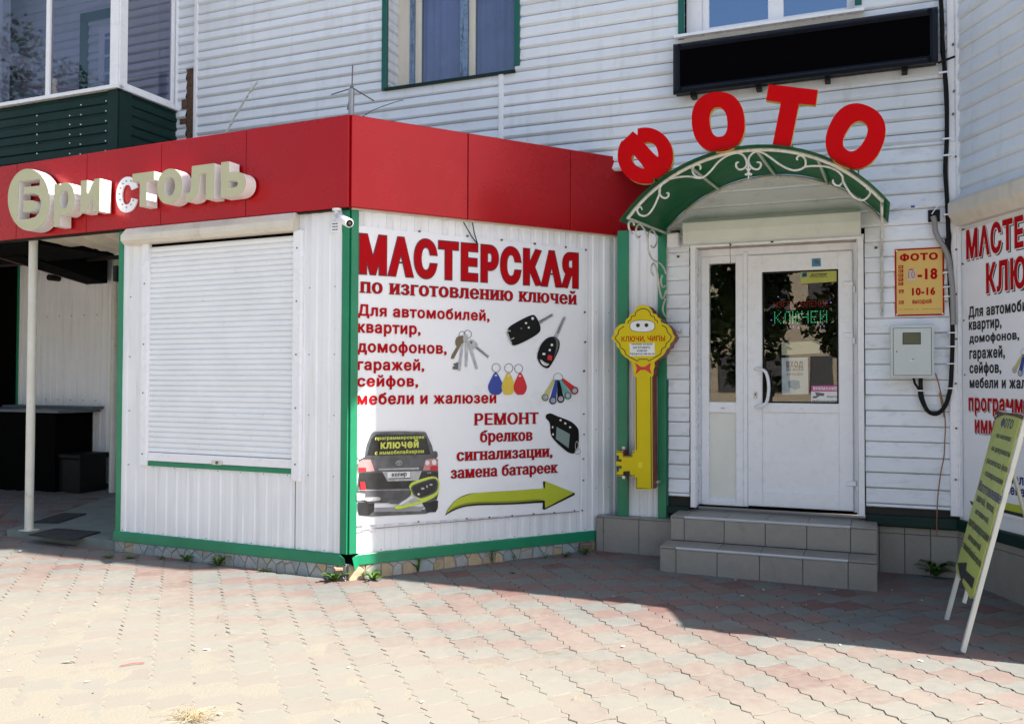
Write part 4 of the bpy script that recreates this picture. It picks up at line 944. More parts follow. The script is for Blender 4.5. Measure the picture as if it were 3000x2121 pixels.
def matt(P, lab):
    mb = MB(); Q = []
    for p in P:
        d = ray(*p); t = (slz+.006-H)/d.z; Q.append(EYE+t*d)
    c_ = sum(Q, Vector())/4; n = 14; g_ = []
    for j in range(n+1):
        for i in range(n+1):
            s_, t = i/n, j/n; p = Q[0]*(1-s_)*(1-t)+Q[1]*s_*(1-t)+Q[2]*s_*t+Q[3]*(1-s_)*t
            g_.append((p.x, p.y, slz+.012+(.002 if (i % 2) else 0)+.004*noise.noise((p.x*5, p.y*5, 0))))
    m_ = n+1; top = [(j*m_+i, j*m_+i+1, (j+1)*m_+i+1, (j+1)*m_+i) for j in range(n) for i in range(n)]; mb.add(g_, top)
    rim = [j for j in range(m_)]+[k_*m_+n for k_ in range(1, m_)]+[n*m_+j for j in range(n-1, -1, -1)]+[k_*m_ for k_ in range(n-1, 0, -1)]
    b_ = [(g_[i][0], g_[i][1], slz+.001) for i in rim]; mb.add([g_[i] for i in rim]+b_, [(i, len(rim)+i, len(rim)+(i+1) % len(rim), (i+1) % len(rim)) for i in range(len(rim))])
    solo('door_mat', mb, mMat, FG, lab, 'mat', 'rubber mats on the kiosk slab')
matt([cG(135, 1487), cG(352, 1512), cG(478, 1474), cG(262, 1457)], 'front black rubber mat at the edge of the slab, beside the foot of the post')
matt([cG(152, 1428), cG(275, 1431), cG(410, 1387), cG(300, 1385)], 'rear black rubber mat further back on the slab behind the post')

# ------------------------------------------------------------------ shop sign letters on the red fascia
LD = .115; LOFF = .065+.02
def cfu(x, y, off=LOFF+LD): return F1.uv(cF(x, y), off)
zb_ = (cfu(700, 510)[1]+cfu(850, 500)[1]+cfu(1250, 455)[1])/3; zx_ = (cfu(700, 243)[1]+cfu(1142, 176)[1]+cfu(1650, 100)[1])/3
print('letters z', zb_, zx_, cfu(1250, 455), cfu(1142, 176), cfu(1650, 100), cfu(700, 243))
def letter3d(ch, lab, u0, u1, z0, z1, bold, off=LOFF, dep=LD, ref='x', name='sign_letter', group='letters of the shop sign on the red fascia', mf=None, fr=F1):
    t = thing(name, fr, (u0+u1)/2, off, z0, lab, 'letter', group)
    cs, adv = glyph(ch); cs2 = [offs(c, *bold) for c in cs]; pts, tris, ed = fill(cs2)
    a, b = min(p[0] for p in pts), max(p[0] for p in pts); lo, hi = (0, .546) if ref == 'x' else (min(p[1] for p in pts), max(p[1] for p in pts))
    if ref == 'x': lo -= bold[1]; hi += bold[1]
    Q = [(u0+(p[0]-a)/(b-a)*(u1-u0), z0+(p[1]-lo)/(hi-lo)*(z1-z0)) for p in pts]
    m_ = MB(); m_.v = []; m_.region(tris, Q, ed, off+dep-.004, off+dep, 0, 0); part(t, 'face', m_, mf or mLetF, fr)
    m_ = MB(); bk = [(x_, -(off), y_) for x_, y_ in Q]; fr_ = [(x_, -(off+dep-.004), y_) for x_, y_ in Q]; n_ = len(Q)
    m_.add(fr_+bk, [(a_, b_, b_+n_, a_+n_) for a_, b_ in ed]); m_.add(bk, [tuple(reversed(t_)) for t_ in tris]); part(t, 'side', m_, mLetS, fr); return t
t = thing('sign_letter', F1, cfu(250, 400)[0], LOFF, cfu(250, 660)[1], 'round disc letter with cut-out Б, first of the beige sign letters', 'letter', 'letters of the shop sign on the red fascia')
outer = ell(247, 400, 180, 268, 36, -.04); cut = [(165, 240), (345, 220), (341, 278), (205, 291), (205, 350), (290, 344), (330, 362), (351, 410), (352, 455), (338, 510), (305, 548), (240, 566), (150, 571)]
isl = [(200, 408), (275, 404), (308, 418), (321, 450), (307, 484), (270, 501), (198, 505)]
cs = [[Vector(cfu(*p)) for p in P] for P in (outer, cut, isl)]; pts, tris, ed = fill(cs, 'eo')
m_ = MB(); m_.region(tris, pts, ed, LOFF+LD-.004, LOFF+LD, 0, 0); part(t, 'face', m_, mLetF, F1)
m_ = MB(); n_ = len(pts); fr_ = [(x_, -(LOFF+LD-.004), y_) for x_, y_ in pts]; bk = [(x_, -LOFF, y_) for x_, y_ in pts]; m_.add(fr_+bk, [(a_, b_, b_+n_, a_+n_) for a_, b_ in ed]); part(t, 'side', m_, mLetS, F1)
uu = lambda x, y: cfu(x, y)[0]
letter3d('р', 'beige letter р with a long stem, right of the round Б disc', uu(462, 640), uu(640, 400), zb_, zx_, (.035, .03))
letter3d('и', 'beige letter и, between the letter р and the flat coverless с', uu(695, 400), uu(858, 400), zb_, zx_, (.04, .035))
letter3d('т', 'beige letter т right of the flat white с', uu(1142, 200), uu(1328, 200), zb_, zx_, (.035, .035))
letter3d('о', 'beige round letter о between т and л', uu(1355, 280), uu(1568, 280), zb_, zx_, (.035, .035))
letter3d('л', 'beige letter л between о and ь', uu(1600, 280), uu(1845, 280), zb_, zx_, (.035, .035))
letter3d('ь', 'beige letter ь, last of the shop sign', uu(1905, 200), uu(2118, 280), zb_, zx_, (.035, .035))
t = thing('sign_letter', F1, F1.uv(cF(1090, 350), .07)[0], .066, zb_, 'flat white letter с that has lost its cover, with small lamps', 'letter', 'letters of the shop sign on the red fascia')
mb = MB(); c0 = F1.uv(cF(1000, 350), .08); c1 = F1.uv(cF(1183, 350), .08)
text(mb, 'с', c0[0], c1[0], zb_+.015, (zx_-zb_)*.96, .079, 0, (.035, .03), ref='x', o0=.0665, mside=0); part(t, 'base_plate', mb, mWhite, F1)
mb = MB()
for x, y in ((1060, 262), (1040, 300), (1030, 350), (1035, 400), (1055, 440), (1090, 465), (1130, 440), (1150, 405), (1090, 240), (1130, 238)):
    u, z = F1.uv(cF(x, y), .08); mb.box(u-.006, u+.006, .079, .083, z-.004, z+.004)
part(t, 'lamps', mb, mGry, F1, kind='stuff')

# ------------------------------------------------------------------ banner on the side wall
BO2 = .016
bTL, bTR, bBL, bBR = F2.uv(vw(803, 507), BO2), F2.uv(cK(1955, 330), BO2), F2.uv(cL(215, 998), BO2), F2.uv(cL(1905, 884), BO2)
ban = thing('banner', F2, (bTL[0]+bTR[0])/2, BO2, bBL[1], 'large white key workshop banner with red lettering and yellow-green arrow, on the kiosk side wall', 'banner')
mb = MB(); n1, n2 = 40, 40; g_ = []
for j in range(n2+1):
    for i in range(n1+1):
        s_, t = i/n1, j/n2; u = (bBL[0]*(1-s_)+bBR[0]*s_)*(1-t)+(bTL[0]*(1-s_)+bTR[0]*s_)*t; z = (bBL[1]*(1-s_)+bBR[1]*s_)*(1-t)+(bTL[1]*(1-s_)+bTR[1]*s_)*t
        edge = min(t, 1-t, s_, 1-s_)
        g_.append((u, -(BO2-.0035+.002*noise.noise((u*3, z*3, 0))*min(1, edge*10)) - (.006*math.exp(-((s_-.03-(1-t)*.55)/.012)**2)*max(0, 1-(1-t)*6)), z + (.004*sin(s_*31) if t > .99 else 0)))
mb.add(g_, [(j*(n1+1)+i, j*(n1+1)+i+1, (j+1)*(n1+1)+i+1, (j+1)*(n1+1)+i) for j in range(n2) for i in range(n1)], 0, True)
rim = [j for j in range(n1+1)]+[k_*(n1+1)+n1 for k_ in range(1, n2+1)]+[n2*(n1+1)+j for j in range(n1-1, -1, -1)]+[k_*(n1+1) for k_ in range(n2-1, 0, -1)]
mb.add([g_[i] for i in rim]+[(g_[i][0], g_[i][1]+.0025, g_[i][2]) for i in rim], [(i, len(rim)+i, len(rim)+(i+1) % len(rim), (i+1) % len(rim)) for i in range(len(rim))])
part(ban, 'cloth', mb, mBan, F2)
mb = MB(); 
for p in [(bTL[0]+.004, bTL[1]-.02)] : pass
for x, y in ((712, 200), (1070, 235), (1327, 264), (1575, 292), (1805, 318), (1955, 338), (1947, 803), (1951, 1026), (1943, 1242)):
    u, z = F2.uv(cK(x, y), BO2); mb.prism(ell(u, z, .009, .009, 8), 0, BO2+.004)
for x, y in ((1941, 160), (1943, 312), (1938, 495), (1938, 655), (1930, 880), (1870, 880), (1720, 895), (1565, 905), (1405, 918), (1235, 930), (1065, 940), (705, 963)):
    u, z = F2.uv(cL(x, y), BO2); mb.prism(ell(u, z, .006, .006, 7), 0, BO2+.004)
part(ban, 'eyelets', mb, mScrew, F2, kind='stuff')
mb = MB(); mb.box(bBL[0], bBR[0], BO2-.002, BO2+.003, bBR[1]-.004, bBR[1]+.0015); part(ban, 'hem_shade_strip', mb, mat('hem_shadow', (.30, .24, .30), .6), F2)  # dark strip, the shade along the hem put into its colour
O = BO2+.0012
mRD = [mTxR, mTxD]
tline(ban, 'lettering', F2, 'МАСТЕРСКАЯ', cK(262, 500), cK(1897, 635), cK(268, 232), BO2, mRD, O, (.075, .04), outline=.008)
for s_, a_, b_, t_ in (('по изготовлению ключей', (265, 655), (1888, 768), (268, 575)),): tline(ban, 'lettering', F2, s_, cK(*a_), cK(*b_), cK(*t_), BO2, mRD, O, (.035, -.004), True, 'x', outline=.0025)
tline(ban, 'lettering', F2, 'Для автомобилей,', cK(250, 825), cK(1235, 868), cK(258, 745), BO2, [mTxR, mTxR], O, (.04, .03))
for s_, a_, b_, t_ in (('квартир,', (250, 952), (720, 970), (252, 890)), ('домофонов,', (247, 1098), (915, 1110), (247, 1036)), ('гаражей,', (247, 1232), (748, 1235), (247, 1172)), ('сейфов,', (245, 1355), (702, 1358), (245, 1296)), ('мебели и жалюзей', (245, 1490), (1285, 1498), (245, 1428))):
    tline(ban, 'lettering', F2, s_, cK(*a_), cK(*b_), cK(*t_), BO2, [mTxR, mTxR], O, (.04, .03), ref='x')
tline(ban, 'lettering', F2, 'РЕМОНТ', cL(1118, 243), cL(1600, 243), cL(1118, 157), BO2, mRD, O, (.035, -.004), True, outline=.0025)
for s_, a_, b_, t_ in (('брелков', (1165, 370), (1555, 368), (1165, 306)), ('сигнализации,', (990, 510), (1705, 495), (990, 447)), ('замена батареек', (945, 642), (1745, 608), (945, 580))):
    tline(ban, 'lettering', F2, s_, cL(*a_), cL(*b_), cL(*t_), BO2, mRD, O, (.035, -.004), True, 'x', outline=.0025)
# printed pictures
def pic(name, mats, fr, cf, off, items, par, lab=None):
    mb = MB(); o = off+.0012; k_ = 0
    for it in items:
        k_ += 1; oo = o + .00035*k_
        if it[0] == 'p': shape(mb, fr, cf, it[2:], off, oo, it[1])
        elif it[0] == 'l': line(mb, fr, cf, it[3], off, oo, it[2], it[1])
        elif it[0] == 'e': shape(mb, fr, cf, [ell(*it[2])] + ([ell(*it[3])] if len(it) > 3 else []), off, oo, it[1])
    return part(par, name, mb, mats, fr, lab)
pic('arrow_print', [mTxK, mLime, mLimeD], F2, cL, BO2, [
    ('p', 0, smooth([(903, 918), (925, 868), (985, 800), (1060, 762), (1150, 748), (1400, 735), (1640, 722)], 5)+[(1633, 665), (1650, 662), (1873, 750), (1870, 765), (1645, 875), (1630, 870), (1632, 812)]+smooth([(1632, 822), (1400, 835), (1150, 842), (1040, 855), (960, 885), (903, 918)], 4)[:-1]),
    ('p', 1, smooth([(908, 905), (935, 860), (990, 800), (1060, 768), (1150, 748), (1400, 732), (1648, 714)], 5)+[(1652, 662), (1866, 748), (1650, 862), (1648, 806)]+smooth([(1640, 804), (1400, 822), (1150, 828), (1040, 842), (960, 872), (908, 905)], 4)[:-1]),
    ('p', 2, smooth([(908, 905), (960, 872), (1040, 842), (1150, 828), (1400, 822), (1640, 804)], 4)+smooth([(1640, 792), (1400, 808), (1150, 814), (1040, 828), (960, 860), (908, 905)], 4)[1:-1])], ban)
pic('car_fob_print', [mBlk, mSilv, mTxW, mGry, mPRed], F2, cK, BO2, [
    ('p', 1, [(1598, 868), (1700, 812), (1714, 820), (1712, 832), (1612, 895)]), ('p', 3, [(1604, 872), (1700, 820), (1704, 828), (1612, 880)]),
    ('p', 0, smooth([(1362, 960), (1380, 915), (1450, 870), (1540, 828), (1575, 830), (1605, 880), (1616, 925), (1600, 960), (1530, 1005), (1430, 1050), (1395, 1035), (1362, 960)], 4)[:-1]),
    ('e', 2, (1556, 850, 10, 11, 12)), ('l', 1, .010, [(1368, 955), (1372, 940), (1392, 944)]), ('l', 1, .010, [(1368, 960), (1390, 1020), (1400, 1035)]), ('l', 1, .008, [(1395, 1005), (1418, 995)]),
    ('e', 2, (1506, 885, 9, 8, 8)), ('e', 2, (1526, 918, 8, 8, 8)), ('e', 3, (1470, 925, 10, 8, 10)),
    ('p', 1, [(1712, 985), (1782, 838), (1798, 834), (1804, 850), (1738, 1000)]), ('p', 3, [(1735, 960), (1785, 850), (1790, 852), (1742, 965)]),
    ('p', 0, smooth([(1592, 1110), (1620, 1040), (1668, 995), (1720, 988), (1755, 1020), (1752, 1080), (1720, 1150), (1690, 1200), (1665, 1222), (1620, 1200), (1592, 1150), (1592, 1110)], 4)[:-1], smooth([(1608, 1155), (1625, 1190), (1660, 1205), (1680, 1190), (1650, 1180), (1625, 1160), (1608, 1155)], 3)[:-1]),
    ('p', 3, smooth([(1712, 990), (1745, 1012), (1744, 1075), (1712, 1150), (1728, 1080), (1730, 1020), (1712, 990)], 3)[:-1]),
    ('e', 2, (1698, 1048, 10, 10, 8)), ('e', 2, (1682, 1086, 9, 10, 8)), ('e', 2, (1638, 1115, 13, 9, 8)), ('p', 4, [(1668, 1122), (1700, 1128), (1698, 1165), (1664, 1158)])], ban)
pic('key_ring_print', [mSilv, mBrz, mGry, mTxW], F2, cK, BO2, [
    ('e', 2, (1030, 975, 26, 30, 20), (1030, 975, 22, 26, 20)), ('e', 2, (1072, 968, 30, 32, 20), (1072, 968, 26, 28, 20)),
    ('p', 1, smooth([(978, 1020), (990, 990), (1025, 978), (1050, 990), (1045, 1020), (1015, 1060), (985, 1055), (978, 1020)], 3)[:-1]), ('p', 1, [(1000, 1040), (1020, 1050), (968, 1150), (945, 1152), (950, 1125)]),
    ('p', 0, [(1022, 1040), (1040, 1040), (1018, 1240), (1000, 1240), (1003, 1180)]), ('p', 2, [(960, 1190), (1000, 1175), (1000, 1232), (960, 1228), (958, 1210), (975, 1205)]),
    ('p', 0, [(1050, 1040), (1075, 1040), (1068, 1210), (1050, 1210)]), ('p', 0, [(1078, 1060), (1098, 1055), (1148, 1225), (1130, 1230)]),
    ('p', 0, smooth([(1070, 1030), (1095, 1005), (1140, 1035), (1140, 1065), (1105, 1080), (1075, 1065), (1070, 1030)], 3)[:-1]), ('p', 0, [(1125, 1060), (1140, 1055), (1232, 1130), (1225, 1145)]), ('p', 2, [(1090, 1018), (1108, 1024), (1100, 1040), (1088, 1034)]),
    ('e', 0, (1055, 1000, 20, 36, 12)), ('p', 2, [(1135, 1062), (1222, 1136), (1220, 1142), (1130, 1070)])], ban)
tag = lambda cx, w, m, top=1258, bot=1415: ('p', m, smooth([(cx-12, top), (cx-w, top+85), (cx-w+4, bot-25), (cx-w*.5, bot+2), (cx, bot+4), (cx+w*.5, bot+2), (cx+w-4, bot-25), (cx+w, top+85), (cx+12, top), (cx-12, top)], 3)[:-1])
pic('door_tag_print', [mPBlue, mPYel, mPRed, mGry, mTxW], F2, cK, BO2, [('e', 3, (1284, 1218, 33, 34, 22), (1284, 1218, 29, 30, 22)), ('e', 3, (1378, 1220, 33, 35, 22), (1378, 1220, 29, 31, 22)), ('e', 3, (1452, 1224, 32, 34, 22), (1452, 1224, 28, 30, 22)),
    tag(1280, 54, 0), tag(1374, 48, 1, 1260), tag(1463, 48, 2, 1262), ('e', 4, (1281, 1275, 9, 6, 8)), ('e', 4, (1375, 1277, 9, 6, 8)), ('e', 4, (1461, 1279, 9, 6, 8))], ban)
def strap(x0_, y0_, x1_, y1_, w0, w1, m):
    dx, dy = x1_-x0_, y1_-y0_; l = sqrt(dx*dx+dy*dy); nx_, ny_ = -dy/l, dx/l
    return ('p', m, [(x0_+nx_*w0, y0_+ny_*w0), (x0_-nx_*w0, y0_-ny_*w0), (x1_-nx_*w1, y1_-ny_*w1), (x1_+nx_*w1, y1_+ny_*w1)])
it = [('e', 5, (1747, 1295, 37, 38, 22), (1747, 1295, 34, 35, 22))]
for x0_, y0_, x1_, y1_, m in ((1715, 1305, 1650, 1440, 1), (1735, 1308, 1707, 1462, 0), (1748, 1310, 1765, 1450, 4), (1762, 1308, 1818, 1425, 3), (1775, 1302, 1868, 1388, 2)):
    it += [strap(x0_, y0_, x1_, y1_, 9, 24, m), ('e', m, (x1_, y1_, 28, 30, 18)), ('e', 4, (x1_, y1_, 24, 25, 18)), ('e', 6, (x1_, y1_, 19, 20, 16))]
pic('touch_key_print', [mPBlue, mat('print_pale_yellow', (.55, .52, .22)), mPRed, mPTeal, mBlk, mGry, mSilv], F2, cK, BO2, it, ban)
pic('pager_print', [mBlk, mGry, mat('print_lcd', (.20, .27, .27)), mTxW, mSilv], F2, cL, BO2, [
    ('p', 0, smooth([(1658, 165), (1690, 155), (1740, 175), (1840, 215), (1890, 260), (1902, 300), (1900, 380), (1875, 445), (1850, 455), (1800, 430), (1700, 330), (1685, 230), (1655, 190), (1658, 165)], 4)[:-1]),
    ('p', 2, [(1735, 255), (1835, 310), (1825, 415), (1730, 345)]), ('e', 3, (1765, 206, 9, 8, 8)), ('e', 3, (1800, 230, 9, 8, 8)), ('e', 3, (1836, 259, 9, 8, 8)), ('e', 3, (1705, 258, 6, 9, 8)), ('e', 3, (1708, 312, 6, 9, 8)),
    ('e', 4, (1886, 400, 14, 38, 16), (1886, 400, 9, 33, 16)), ('e', 4, (1892, 440, 22, 24, 18), (1892, 440, 18, 20, 18)), ('l', 4, .004, [(1885, 455), (1905, 450)])], ban)
mCarK = mat('print_car_dark', (.022, .024, .028), .35, var=.5, scale=6); mCarG = mat('print_car_grey', (.10, .105, .12), .35, var=.35, scale=9)
car = pic('car_print', [mCarK, mCarG, mTxW, mPRed, mSilv, mGry, mat('print_glow', (.55, .68, .08)), mat('print_pale_red', (.55, .25, .26)), mat('print_shadow', (.30, .31, .34))], F2, cL, BO2, [
    ('p', 5, [(250, 880), (850, 870), (760, 905), (350, 925), (260, 915)]), ('p', 8, [(340, 860), (750, 850), (720, 885), (380, 890)]),
    ('p', 0, [(248, 820), (375, 820), (372, 880), (335, 918), (262, 916), (250, 880)]), ('p', 0, [(722, 810), (850, 805), (848, 860), (832, 892), (765, 894), (752, 860)]),
    ('p', 2, smooth([(245, 460), (262, 446), (300, 446), (300, 495), (255, 495), (245, 460)], 3)[:-1]), ('p', 1, smooth([(812, 440), (830, 436), (845, 450), (845, 480), (825, 488), (812, 440)], 3)[:-1]),
    ('p', 1, [(375, 290), (740, 290), (760, 300), (805, 400), (822, 480), (848, 500), (850, 620), (855, 740), (840, 800), (780, 820), (330, 825), (255, 800), (245, 740), (262, 600), (262, 500), (300, 480), (322, 380), (352, 305)]),
    ('p', 0, [(385, 312), (735, 312), (765, 340), (792, 462), (318, 470), (350, 345)]), ('p', 0, [(262, 600), (850, 590), (852, 700), (720, 712), (300, 720), (255, 700)]),
    ('l', 4, .006, [(372, 292), (560, 287), (745, 292)]),
    ('p', 7, [(252, 520), (285, 500), (345, 500), (375, 585), (255, 592)]), ('p', 3, [(254, 560), (310, 560), (312, 590), (256, 592)]), ('p', 7, [(735, 580), (755, 500), (825, 490), (846, 510), (846, 578)]), ('p', 3, [(790, 548), (846, 545), (846, 578), (788, 580)]), ('e', 2, (768, 524, 16, 18, 12)), ('e', 2, (818, 520, 17, 20, 12)),
    ('p', 4, [(400, 568), (705, 558), (705, 572), (405, 578)]), ('p', 4, [(430, 590), (725, 585), (700, 655), (470, 662)]), ('p', 5, [(468, 588), (645, 584), (642, 642), (480, 645)]), ('p', 2, [(470, 592), (641, 588), (640, 634), (470, 638)]),
    ('e', 4, (555, 525, 24, 19, 20), (555, 525, 20, 15, 20)), ('e', 4, (555, 520, 15, 8, 16), (555, 520, 12, 5.5, 16)), ('e', 4, (555, 525, 6, 16, 14), (555, 525, 3.5, 12, 14)),
    ('p', 3, [(265, 665), (300, 665), (308, 725), (270, 730)]), ('l', 4, .004, [(250, 730), (720, 722)]), ('p', 2, [(240, 750), (300, 755), (300, 800), (240, 802)]), ('p', 4, smooth([(300, 782), (400, 778), (418, 792), (400, 806), (310, 808), (300, 782)], 3)[:-1]), ('l', 0, .004, [(245, 778), (300, 778)]), ('p', 5, [(420, 800), (720, 795), (700, 822), (500, 832)]),
    ('p', 6, smooth([(628, 700), (660, 665), (800, 625), (850, 650), (856, 710), (830, 770), (720, 825), (560, 868), (525, 862), (530, 845), (640, 765), (628, 700)], 4)[:-1]),
    ('p', 4, [(540, 838), (655, 758), (690, 790), (720, 808), (680, 815), (560, 846)]), ('p', 2, [(552, 835), (650, 770), (662, 782), (565, 838)]),
    ('p', 5, smooth([(642, 715), (665, 685), (800, 640), (840, 655), (846, 700), (825, 745), (735, 785), (700, 785), (660, 760), (642, 715)], 4)[:-1]),
    ('p', 0, smooth([(650, 712), (672, 692), (798, 650), (832, 662), (836, 698), (818, 736), (735, 775), (704, 775), (668, 752), (650, 712)], 4)[:-1]),
    ('e', 2, (700, 757, 9, 8, 10)), ('e', 4, (730, 715, 14, 8, 10)), ('e', 4, (762, 700, 6, 10, 10)), ('e', 4, (792, 686, 12, 7, 10))], ban)
mLY = mat('print_lemon', (.62, .66, .12))
for s_, a_, b_, t_, bo_ in (('программирование', (372, 352), (738, 348), (372, 334), .03), ('ключей', (412, 416), (696, 412), (412, 374), .045), ('с иммобилайзером', (370, 462), (735, 457), (370, 442), .03)):
    tline(ban, 'lettering', F2, s_, cL(*a_), cL(*b_), cL(*t_), BO2, [mLY, mLY], BO2+.022, (bo_, bo_), ref='x')
tline(ban, 'lettering', F2, 'копир', cL(498, 625), cL(608, 622), cL(498, 602), BO2, [mTxK, mTxK], BO2+.022, (.03, .02), ref='x')
tline(ban, 'lettering', F2, 'V8', cL(758, 603), cL(790, 602), cL(758, 593), BO2, [mSilv, mSilv], BO2+.022, (.03, .02))

# ------------------------------------------------------------------ entrance steps
fl = gnd(*cD(622, 932)); oL = (Vector((fl.x, fl.y, 0))-FM.O).dot(FM.n); fl2 = gnd(*cD(2010, 1047)); oL2 = (Vector((fl2.x, fl2.y, 0))-FM.O).dot(FM.n); oL = (oL+oL2)/2
def sv(x, y, o): return FM.uv(cD(x, y), o)
zL = (sv(722, 778, oL)[1]+sv(1820, 848, oL)[1])/2; oU = oL-.30; zU = (sv(773, 582, oU)[1]+sv(1823, 628, oU)[1])/2
print('steps', oL, oL2, zL, oU, zU, zdb)
steps = thing('entrance_steps', FM, sv(1300, 900, oL)[0], 0, gz(*fl.xy), 'two grey tiled entrance steps with metal nosings under the white door', 'steps')
uL = [sv(x, 900, oL)[0] for x in (622, 722, 985, 1257, 1535, 1825, 2008)]; uU = [sv(x, 650, oU)[0] for x in (690, 775, 1031, 1294, 1560, 1840, 2010)]
def stile(*b_): m_ = MB(); m_.box(*b_, 0, .0025); return part(steps, 'tile', m_, mTile, FM)
tiles(steps, FM, uL, [-.02, zL-.014], oL, bed=False); tiles(steps, FM, uU, [zL+.002, zU-.014], oU, bed=False)
mb = MB(); mb.box(uL[0]+.003, uL[-1]-.003, -.1, oL-.01, -.2, zL-.012); mb.box(uU[0]+.003, uU[-1]-.003, -.1, oU-.01, zL-.012, zU-.012); part(steps, 'grout_bed', mb, mGrout, FM, kind='stuff')
for us_, o_, z_, ob in ((uL, oL, zL, oU), (uU, oU, zU, -.12)):
    for i in range(6):
        a_, c_ = us_[i], us_[i+1]
        if 0 < i < 5: stile(a_+.002, c_-.002, ob, o_-.018, z_-.012, z_)
        else: stile(a_+.002-(.003 if i == 0 else 0), c_-.002+(.003 if i == 5 else 0), ob, o_+.003, z_-.012, z_)
    mb = MB(); mb.sweep([(o_-.022, z_+.001), (o_+.002, z_+.002), (o_+.007, z_-.004), (o_+.005, z_-.014), (o_-.002, z_-.015)], us_[1], us_[5]); part(steps, 'nosing', mb, mNose, FM)
for us_, o_, z0_, z1_ in ((uL, oL, -.02, zL), (uU, oU, zL, zU)):
    for u_ in (us_[0], us_[-1]):
        mb = MB(); k_ = 1 if u_ == us_[-1] else -1; mb.box(min(u_, u_-k_*.01)+(.003 if k_ > 0 else -.003), max(u_, u_-k_*.01)+(.003 if k_ > 0 else -.003), -.1, o_-.003, z0_, z1_-.013); part(steps, 'side_tile', mb, mTile, FM)

# ------------------------------------------------------------------ canopy over the door
ub0, _ = FM.uv(cH(520, 1160), .03)
lo, hi = .1, 2.
for _ in range(40):
    mid = (lo+hi)/2
    if FM.uv(cH(235, 1042), mid)[0] < ub0: lo = mid
    else: hi = mid
CD = lo; pl_ = FM.uv(cH(228, 1045), CD); pa_ = FM.uv(cH(1215, 530), CD); pr_ = FM.uv(cH(2128, 912), CD)
print('canopy', CD, ub0, pl_, pa_, pr_, 'back', FM.uv(cH(520, 1160), .03), FM.uv(cH(1330, 725), .03), FM.uv(cH(2095, 992), .03))
hw = (pr_[0]-pl_[0])/2; uc = (pr_[0]+pl_[0])/2; zE = (pl_[1]+pr_[1])/2; rise = pa_[1]-zE; RC = (hw*hw+rise*rise)/(2*rise); zc_ = pa_[1]-RC; th0 = math.asin(hw/RC)
def arch(o, r, n=28, ext=0.): return [P3(uc+r*sin(t), o, zc_+.085*(1-o/CD)+r*cos(t)) for t in [-(th0+ext)+2*(th0+ext)*i/n for i in range(n+1)]]
canopy = thing('entrance_canopy', FM, uc, CD/2, zE, 'green arched canopy with white scrolled iron frame over the entrance door', 'canopy')
mb = MB(); A_ = arch(CD+.07, RC+.022, 28, .045); B_ = arch(.015, RC+.022, 28, .045); n_ = len(A_); ins = lambda L: [(p[0]+(uc-p[0])*.006, p[1], p[2]-.008) for p in L]
mb.add(A_+B_, [(i, n_+i, n_+i+1, i+1)[::-1] for i in range(n_-1)], 0, True)
part(canopy, 'roof_sheet', mb, mCanopy, FM)
for o_, r_ in ((CD, .013), (.03, .013)): mb = MB(); mb.tube(arch(o_, RC), r_, 8); part(canopy, 'arch_tube', mb, mIron, FM)
for t in (-th0, -th0*.42, 0.05, th0*.48, th0):
    mb = MB(); mb.tube([P3(uc+RC*sin(t), .02, zc_+.085+RC*cos(t)), P3(uc+RC*sin(t), CD, zc_+RC*cos(t))], .011, 8); part(canopy, 'cross_bar', mb, mIron, FM)
def scroll(par, fr, cf, P, r=.0065, k=5, off=0.):
    m_ = MB(); Q = smooth([fr.uv(cf(*p), off) for p in P], k); m_.tube([P3(u, off, z) for u, z in Q], [r*(.55+.45*min(1, i/6, (len(Q)-1-i)/6)) for i in range(len(Q))], 6); return part(par, 'scroll', m_, mIron, fr)
for P in ([(335, 985), (325, 962), (305, 968), (298, 990), (315, 1018), (350, 1028), (385, 1012), (420, 965), (450, 900), (466, 855), (470, 815), (500, 775), (560, 748), (640, 735), (700, 735), (760, 746), (800, 735), (850, 690), (900, 630), (960, 585), (1020, 562), (1060, 560), (1095, 580), (1115, 620), (1115, 650), (1095, 675), (1060, 682), (1038, 660), (1040, 632), (1060, 628)],
          [(468, 800), (462, 850), (480, 885), (510, 895), (532, 880), (530, 858), (515, 858)], [(780, 742), (735, 730), (712, 700), (715, 665), (740, 645), (765, 650), (772, 670), (765, 685)],
          [(1190, 628), (1215, 630), (1222, 655), (1200, 680), (1165, 675), (1140, 650), (1130, 610), (1145, 575), (1185, 548), (1230, 555), (1290, 590), (1350, 635), (1410, 670), (1470, 688), (1520, 680), (1560, 660), (1640, 655), (1720, 662), (1790, 690), (1830, 730), (1838, 770), (1870, 830), (1910, 880), (1960, 908), (2000, 905), (2035, 870), (2038, 840), (2010, 825)],
          [(1530, 678), (1555, 650), (1555, 610), (1530, 580), (1505, 580), (1490, 600), (1500, 612)], [(1838, 765), (1815, 798), (1785, 800), (1760, 775), (1765, 755)],
          [(1128, 600), (1129, 660), (1130, 755)], [(1105, 712), (1112, 722), (1130, 705), (1148, 722), (1153, 710)], [(1112, 672), (1130, 690), (1146, 672)]):
    scroll(canopy, FM, cH, P, .0075, 5, CD)
SFl = Frame(FM.w(pl_[0], CD, 0), FM.y); SFr = Frame(FM.w(pr_[0], CD, 0), FM.y)
